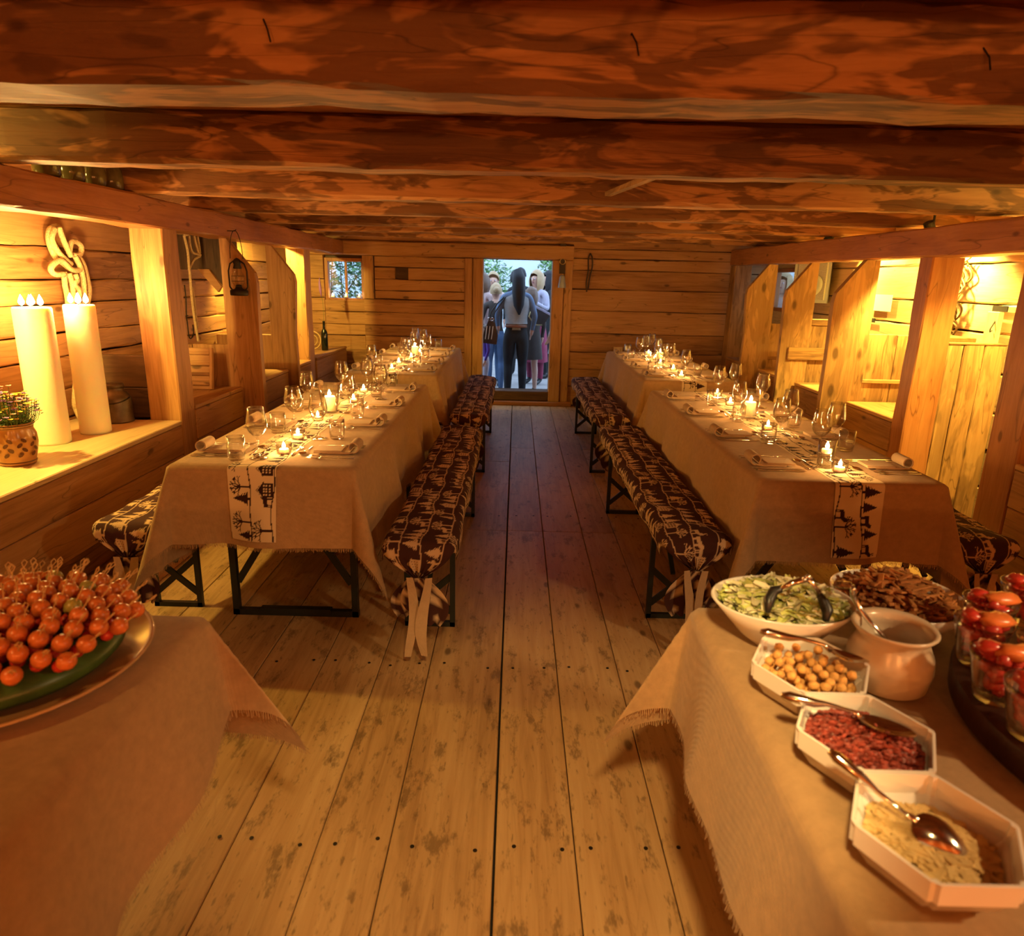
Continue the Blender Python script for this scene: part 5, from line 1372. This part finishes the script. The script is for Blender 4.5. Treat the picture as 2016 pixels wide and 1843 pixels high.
def person(loc, rz, label, top, bottom, shoes, hair, H=1.68, arms=None, legs=None, sleeves=True, skirt=None, coat=None, face=True, hair_style='short', belt=None, group='guests standing outside', head_turn=0.0, slv=None, lean=0.0, bare_legs=False, seated=False):
    k = H/1.68; P = lambda x, y, z: (x*k, y*k, z*k)
    A = arms or {}; 
    J = dict(pelvis=(P(0, 0, .92), (.140*k, .110*k)), waist=(P(0, .0, 1.04), (.105*k, .085*k)), chest=(P(0, .0, 1.24), (.135*k, .10*k)), neck0=(P(0, -.01, 1.385), (.085*k, .07*k)), neck=(P(0, -.005, 1.45), .047*k), head0=(P(0, .015, 1.50), .062*k), head=(P(0, .02, 1.57), (.076*k, .090*k)), crown=(P(0, .01, 1.63), (.068*k, .078*k)))
    E = [('pelvis', 'waist'), ('waist', 'chest'), ('chest', 'neck0'), ('neck0', 'neck'), ('neck', 'head0'), ('head0', 'head'), ('head', 'crown')]
    for s, n in ((-1, 'l'), (1, 'r')):
        a = A.get(n, ((.235, -.02, 1.12), (.23, .06, .90)))
        el, wr = a; dirv = (Vector(wr)-Vector(el)).normalized(); hd = Vector(wr)+dirv*.07
        J['sh'+n] = (P(s*.165, -.01, 1.365), .056*k); J['el'+n] = (P(s*el[0], el[1], el[2]), .042*k); J['wr'+n] = (P(s*wr[0], wr[1], wr[2]), .028*k); J['ha'+n] = (P(s*hd.x, hd.y, hd.z), (.030*k, .018*k))
        E += [('neck0', 'sh'+n), ('sh'+n, 'el'+n), ('el'+n, 'wr'+n), ('wr'+n, 'ha'+n)]
        side = Vector((0, 1, 0)) if abs(dirv.y) < .7 else Vector((1, 0, 0))
        for q, (off, ln) in enumerate(((-.024, .055), (-.009, .070), (.006, .075), (.021, .066))):
            f0 = hd+side*off*.8+dirv*.02; f1 = f0+dirv*ln*.55+Vector((0, .008, 0)); f2 = f0+dirv*ln*.95+Vector((0, .022, -.004))
            for w, f, rr in (('a', f0, .010), ('b', f1, .009), ('c', f2, .0075)): J['f%d%s%s' % (q, w, n)] = (P(s*f.x, f.y, f.z), rr*k)
            E += [('ha'+n, 'f%da%s' % (q, n)), ('f%da%s' % (q, n), 'f%db%s' % (q, n)), ('f%db%s' % (q, n), 'f%dc%s' % (q, n))]
        t0 = Vector(wr)+dirv*.03+side*-.03; t1 = t0+dirv*.035+side*-.018
        J['t0'+n] = (P(s*t0.x, t0.y, t0.z), .011*k); J['t1'+n] = (P(s*t1.x, t1.y, t1.z), .009*k); E += [('wr'+n, 't0'+n), ('t0'+n, 't1'+n)]
        lg = (legs or {}).get(n, ((.095, .02, .48), (.10, -.03, .075)))
        fat = 1.0 if bare_legs else 1.14
        kn, an = lg
        J['hip'+n] = (P(s*.085, 0, .86), (.100*k, .105*k)); J['th'+n] = (P(s*(.085+kn[0])/2, kn[1]/2, (.86+kn[2])/2), .080*k*fat); J['kn'+n] = (P(s*kn[0], kn[1], kn[2]), .056*k*fat); J['ca'+n] = (P(s*(kn[0]+an[0])/2, (kn[1]+an[1])/2-.015, kn[2]*.68+an[2]*.32), .056*k*fat); J['an'+n] = (P(s*an[0], an[1], an[2]), .036*k*(1.25 if not bare_legs else 1))
        J['ft'+n] = (P(s*an[0], an[1]+.05, an[2]-.04), (.036*k, .03*k)); J['to'+n] = (P(s*(an[0]+.01), an[1]+.16, an[2]-.05), (.036*k, .022*k))
        E += [('pelvis', 'hip'+n), ('hip'+n, 'th'+n), ('th'+n, 'kn'+n), ('kn'+n, 'ca'+n), ('ca'+n, 'an'+n), ('an'+n, 'ft'+n), ('ft'+n, 'to'+n)]
    me = skin_mesh('person', J, E, 'pelvis')
    mats = [SKIN, CL[top], CL[bottom], CL[shoes], CL[slv or top]]
    for mt in mats: me.materials.append(mt)
    segs = [(Vector(J[a][0]), Vector(J[b][0]), a, b) for a, b in E]
    def region(a, b):
        if b.startswith(('head', 'crown')) or b == 'neck' or b.startswith(('ha', 'f0', 'f1', 'f2', 'f3', 't0', 't1')): return 0
        if b.startswith('ft') or b.startswith('to'): return 3
        if b.startswith(('kn', 'ca', 'an')): return 0 if bare_legs else 2
        if b.startswith(('hip', 'th')): return 2
        if b.startswith('el') or b.startswith('sh'): return 4
        if b.startswith('wr'): return 4 if sleeves else 0
        return 1
    for p in me.polygons:
        c = p.center; best = 9; rg = 0
        for a, b, na, nb in segs:
            ab = b-a; t = max(0, min(1, (c-a).dot(ab)/ab.length_squared)); d = (c-a-ab*t).length
            if d < best: best = d; rg = region(na, nb)
        p.material_index = rg; p.use_smooth = True
    o = bpy.data.objects.new('person', me); link(o); o.location = loc; o.rotation_euler[2] = rz; tag(o, label, 'person', group)
    hz = 1.58*k
    # hair cap
    hm = CL[hair]; mb = MB()
    n, w = 9, 18
    for i in range(n+1):
        th = i/n*(1.95 if hair_style != 'short' else 1.7)
        for j in range(w):
            ph = 2*PI*j/w; front = max(0, math.sin(ph)); t2 = th*(1-.50*front)
            rr = 1.10+.03*math.sin(ph*5+i); mb.v.append((.088*k*rr*math.sin(t2)*math.cos(ph), .006*k+.102*k*rr*math.sin(t2)*math.sin(ph)-.012*k, hz+.012*k+.115*k*rr*math.cos(t2)))
    mb.f = [(i*w+j, i*w+(j+1) % w, (i+1)*w+(j+1) % w, (i+1)*w+j) for i in range(n) for j in range(w)]
    h = mb.build('hair', hm, o, True)
    if hair_style == 'ponytail':
        MB().tube([(0, -.09*k, hz+.10*k), (.0, -.135*k, hz+.10*k), (.01, -.16*k, hz+.02*k), (.015, -.15*k, hz-.15*k), (.02, -.14*k, hz-.32*k), (.03, -.13*k, hz-.44*k)], [.04, .065, .085, .088, .068, .012], 12).build('ponytail', hm, o, True)
        MB().tube([(.026*math.cos(t), -.108*k, hz+.10*k+.026*math.sin(t)) for t in [2*PI*i/14 for i in range(14)]], .007, 6, closed=True).build('hair_tie', CL['black'], o)
    if hair_style in ('long', 'bob'):
        ln = .30 if hair_style == 'long' else .17; mb = MB(); w = 20; n = 9; rr5 = random.Random(int(H*1000))
        for i in range(n+1):
            t = i/n; z = hz+.09*k-(ln+.09)*k*t; rad = (.088+.030*math.sin(PI*min(1, t*1.05)))*k
            for j in range(w+1):
                ph = PI+.62+(2*PI-1.24)*j/w-PI/2-PI
                ph = math.radians(128)+math.radians(284)*j/w
                q = rad*(1+.035*math.sin(j*2.3+i*.5)+rr5.uniform(-.02, .02))
                mb.v.append((q*math.cos(ph), q*1.05*math.sin(ph)-.008*k, z-.015*k*math.sin(j*1.7)*t))
        mb.f = [(i*(w+1)+j, i*(w+1)+j+1, (i+1)*(w+1)+j+1, (i+1)*(w+1)+j) for i in range(n) for j in range(w)]
        mb.build('hair_fall', hm, o, True)
    if hair_style == 'bun': MB().blob((0, -.115*k, hz+.03*k), .05*k, 1, 7, .08).build('bun', hm, o, True)
    if face:
        for s in (-1, 1):
            MB().blob((s*.030*k, .098*k, hz+.0*k), .0095*k, 1, 5, 0).build('eye', CL['white'], o, True); MB().blob((s*.030*k, .1055*k, hz), .005*k, 1, 5, 0).build('iris', CL['hair_brown'], o, True)
            MB().tube([(s*.016*k, .104*k, hz+.021*k), (s*.032*k, .104*k, hz+.026*k), (s*.046*k, .094*k, hz+.020*k)], .0028*k, 5).build('eyebrow', hm, o)
            MB().blob((s*.080*k, .005*k, hz-.012*k), .020*k, 2, 5, .05, (.35, .8, 1.3)).build('ear', SKIN, o, True)
        MB().tube([(0, .100*k, hz+.012*k), (0, .112*k, hz-.014*k), (0, .118*k, hz-.026*k), (0, .104*k, hz-.034*k)], [.007*k, .010*k, .012*k, .006*k], 8).build('nose', SKIN, o, True)
        MB().tube([(-.022*k, .092*k, hz-.056*k), (0, .101*k, hz-.054*k), (.022*k, .092*k, hz-.056*k)], [.003*k, .0065*k, .003*k], 8).build('mouth', CL['maroon'], o, True)
    def loft(name, prof, mat):
        mb = MB(); w = 26
        for (z, rx, ry, wob) in prof:
            for j in range(w):
                ph = 2*PI*j/w; q = 1+wob*math.sin(ph*7)
                mb.v.append((rx*q*math.cos(ph)*k, ry*q*math.sin(ph)*k, z*k))
        m_ = len(prof); mb.f = [(i*w+j, i*w+(j+1) % w, (i+1)*w+(j+1) % w, (i+1)*w+j) for i in range(m_-1) for j in range(w)]
        return mb.build(name, mat, o, True)
    if coat: loft('coat', [(1.40, .115, .085, 0), (1.36, .18, .12, 0), (1.2, .19, .145, 0), (1.03, .165, .13, .01), (.85, .20, .165, .02), (coat[1], .23, .19, .05)], CL[coat[0]])
    if skirt: loft('skirt', [(1.03, .125, .10, 0), (.92, .165, .135, 0), (.75, .19, .16, .02), (skirt[1], .215, .18, .05)], CL[skirt[0]])
    if belt:
        loft('belt', [(1.012, .128, .108, 0), (1.012, .142, .120, 0), (.972, .148, .126, 0), (.972, .13, .11, 0)], CL[belt])
        loft('jacket', [(1.425, .07, .06, 0), (1.395, .14, .085, 0), (1.35, .182, .112, 0), (1.24, .178, .128, 0), (1.12, .150, .118, .01), (1.06, .146, .118, .012), (1.02, .150, .124, .006)], CL[top])
    return o
# woman with ponytail in the doorway, seen from behind
arms_down = dict(l=((.255, .0, 1.14), (.235, .14, .98)), r=((.25, .0, 1.12), (.225, .12, .93)))
person((.0, 9.45, GZ), 0.06, 'woman seen from behind in grey denim jacket, black ponytail and black jeans', 'denim', 'black', 'shoe', 'hair_black', 1.70, arms=arms_down, hair_style='ponytail', belt='belt', slv='denim_blue')
person((.20, 10.12, GZ), .25, 'woman in a dark knee-length coat with bare legs and black heels', 'brown', 'brown', 'shoe', 'hair_brown', 1.48, bare_legs=True, coat=('brown', .56), hair_style='bob')
person((.30, 11.0, GZ), PI-.65, 'blond woman in a lavender top looking across the group', 'lav', 'maroon', 'shoe', 'hair_blond', 1.72, arms=dict(l=((.25, .05, 1.14), (.12, .24, 1.26)), r=((.24, .02, 1.12), (.16, .22, 1.12))), hair_style='bob', skirt=('maroon', .35))
person((.52, 11.75, GZ), 1.9, 'person in black with dark curly hair behind the blond woman', 'black', 'black', 'shoe', 'hair_black', 1.72, hair_style='long', arms=dict(l=((.24, .06, 1.14), (.14, .26, 1.16)), r=((.24, .03, 1.12), (.14, .24, 1.10))))
person((.66, 9.75, GZ), .9, 'person in a long white shawl, blue jeans and black shoes', 'white', 'jeans', 'shoe', 'hair_blond', 1.66, coat=('white', .62), hair_style='bob', legs=dict(l=((.10, .06, .48), (.11, .04, .075)), r=((.10, -.02, .48), (.12, -.12, .075))))
person((.05, 12.0, GZ), .2, 'dark-haired man standing behind the ponytail woman', 'black', 'black', 'shoe', 'hair_black', 1.76)
person((-.36, 10.75, GZ), PI, 'blond guest facing the barn beside the ponytail woman', 'pinkc', 'jeans', 'shoe', 'hair_blond', 1.68, hair_style='short')
person((-.30, 10.15, GZ), .1, 'guest with pale blond bun seen from behind', 'brown', 'jeans', 'shoe', 'hair_blond', 1.52, hair_style='bun')
person((-.50, 10.4, GZ), -.5, 'brown-haired guest in pale pink at the door edge', 'pinkc', 'black', 'shoe', 'hair_brown', 1.66, hair_style='bob')
person((-.42, 9.62, GZ), PI/2+.3, 'small child in a purple jacket beside the doorway', 'purple', 'white', 'shoe', 'hair_brown', .98, hair_style='short')
person((3.355, 9.02, GZ), PI/2+.9, 'pale-haired guest passing outside the bay window', 'pinkc', 'jeans', 'shoe', 'hair_blond', 1.74, hair_style='bob')
# bags
r = empty('shoulder_bag', (-.345, 9.345, .68), 'black leather shoulder bag with steel rings on the ponytail woman', 'bag')
MB().prism([(-.11, 0), (.09, -.02), (.105, .10), (.06, .27), (-.02, .30), (-.08, .14)], 1, -.055, .04).build('bag_body', CL['shoe'], r)
for x, e in ((-.02, 0), (.03, .02)): MB().tube([(x, -.03, .265), (x+.03, -.03, .40), (x+.10, .0, .50), (.165+e, .03, .585), (.185+e, .080, .620), (.185+e, .13, .598)], .009, 6).build('strap', CL['shoe'], r, True)
for x in (-.015, .03): MB().tube([(x+.018*math.cos(t), -.04, .31+.018*math.sin(t)) for t in [2*PI*i/12 for i in range(12)]], .004, 6, closed=True).build('ring', M['cutlery'], r)
for x in (-.04, .0, .04): MB().tube([(x, -.058, .22), (x-.01, -.064, .12), (x-.02, -.060, .05)], .006, 6).build('fringe_strap', M['cream'], r)
r = empty('chain_bag', (.255, 9.80, .93), 'dark quilted bag with a gold chain and trim', 'bag'); r.rotation_euler = (0, .45, .12)
MB().prism([(-.13, 0), (.12, 0), (.14, .18), (-.15, .18)], 1, -.045, .045).build('bag_body', CL['brown'], r)
MB().box(-.155, .145, -.048, .048, .18, .212, .004).build('trim_band', CL['lav'], r)
MB().tube([(-.13, -.050, .18), (-.115, -.055, .04), (.0, -.062, -.03), (.10, -.055, .02)], .010, 8).build('gold_chain', M['brass'], r, True)

# ------------------------------------------------------------------ bay lamps, then added fill lamps
bay_lamp((-2.55, 2.90, 1.60), (-2.58, 3.15, .8), 68, 168, 'small black spot lamp behind the beam over the candle ledge')
bay_lamp((-2.45, 6.55, 1.86), (-2.45, 7.3, .6), 90, 140, 'small black spot lamp behind the beam by the wine bottle')
bay_lamp((2.775, 4.90, 1.85), (3.08, 5.0, 1.25), 170, 140, 'small black spot lamp behind the beam near the harness')
bay_lamp((2.80, 3.72, 1.85), (2.95, 3.75, .9), 120, 130, 'small black spot lamp behind the beam over the plank partition')
bay_lamp((2.775, 6.42, 1.85), (3.06, 6.15, 1.25), 100, 124, 'small black spot lamp behind the beam near the loudspeaker')
bay_lamp((-2.38, 2.40, 1.99), (-2.1, 3.2, 2.0), 9, 110, 'small black spot lamp lighting the joist over the candle ledge')
bay_lamp((-2.50, 3.08, 2.0), (-2.15, 3.75, 1.95), 6, 110, 'small black spot lamp lighting the row of glazed jars')
bay_lamp((2.86, 3.30, 1.99), (2.55, 3.95, 1.98), 8, 110, 'small black spot lamp lighting the joist over the cracked post')
def rear_fill_lamp(loc, watt, label, color=ORA):  # added unseen fixture behind the camera, fills beams and foreground with warm light
    r = empty('rear_fill_lamp', loc, label, 'lamp')
    MB().box(-.05, .05, -.10, -.085, -.10, .10, .004).build('back_plate', M['brass'], r)
    MB().tube([(0, -.085, -.05), (0, -.03, -.06), (0, 0, -.03)], .008, 8).build('arm', M['brass'], r, True)
    MB().lathe([(0, -.03), (.02, -.02), (.035, .0), (.030, .035), (.012, .055), (0, .058)], 18).build('bulb', emit('fill_bulb', color, 12), r, True)
    point('rear_fill_light', (loc[0], loc[1]+.07, loc[2]), watt, color, .05)
rear_fill_lamp((-1.5, YF+.12, 1.35), 42, 'added brass fill lamp behind the pick buffet')
rear_fill_lamp((.4, YF+.12, 1.35), 45, 'added brass fill lamp between the two buffets')
rear_fill_lamp((2.2, YF+.12, 1.35), 45, 'added brass fill lamp behind the dish buffet')
def overhead_fill_lamp(loc, watt, label, color=ORA, target=None, deg=150):  # added unseen lamp above the frame, brightens the near floor and buffets
    r = empty('overhead_fill_lamp', loc, label, 'lamp')
    MB().lathe([(.0, .14), (.03, .14), (.035, .08), (.075, .02), (.080, 0), (.076, 0), (.03, .07), (0, .075)], 24).build('lamp_shade', M['lamp'], r, True)
    MB().lathe([(0, .0), (.018, .012), (.024, .035), (.014, .06), (0, .07)], 16).build('bulb', M['wax'], r, True)
    t = target or (loc[0], loc[1], 0)
    spot('overhead_fill_light', (loc[0], loc[1], loc[2]-.03), t, watt, color, deg, .6, .06)
overhead_fill_lamp((1.9, .25, 1.95), 60, 'added overhead fill lamp beside the dish buffet', (1.0, .66, .30), target=(.85, 1.1, .8), deg=62)
overhead_fill_lamp((.10, .12, 1.95), 95, 'added overhead fill lamp over the aisle between the buffets', (1.0, .66, .24), target=(.10, 1.6, 0), deg=44)
overhead_fill_lamp((-1.5, .1, 1.95), 18, 'added overhead fill lamp beside the pick buffet', (1, .5, .12), target=(-1.0, 1.2, .8), deg=80)
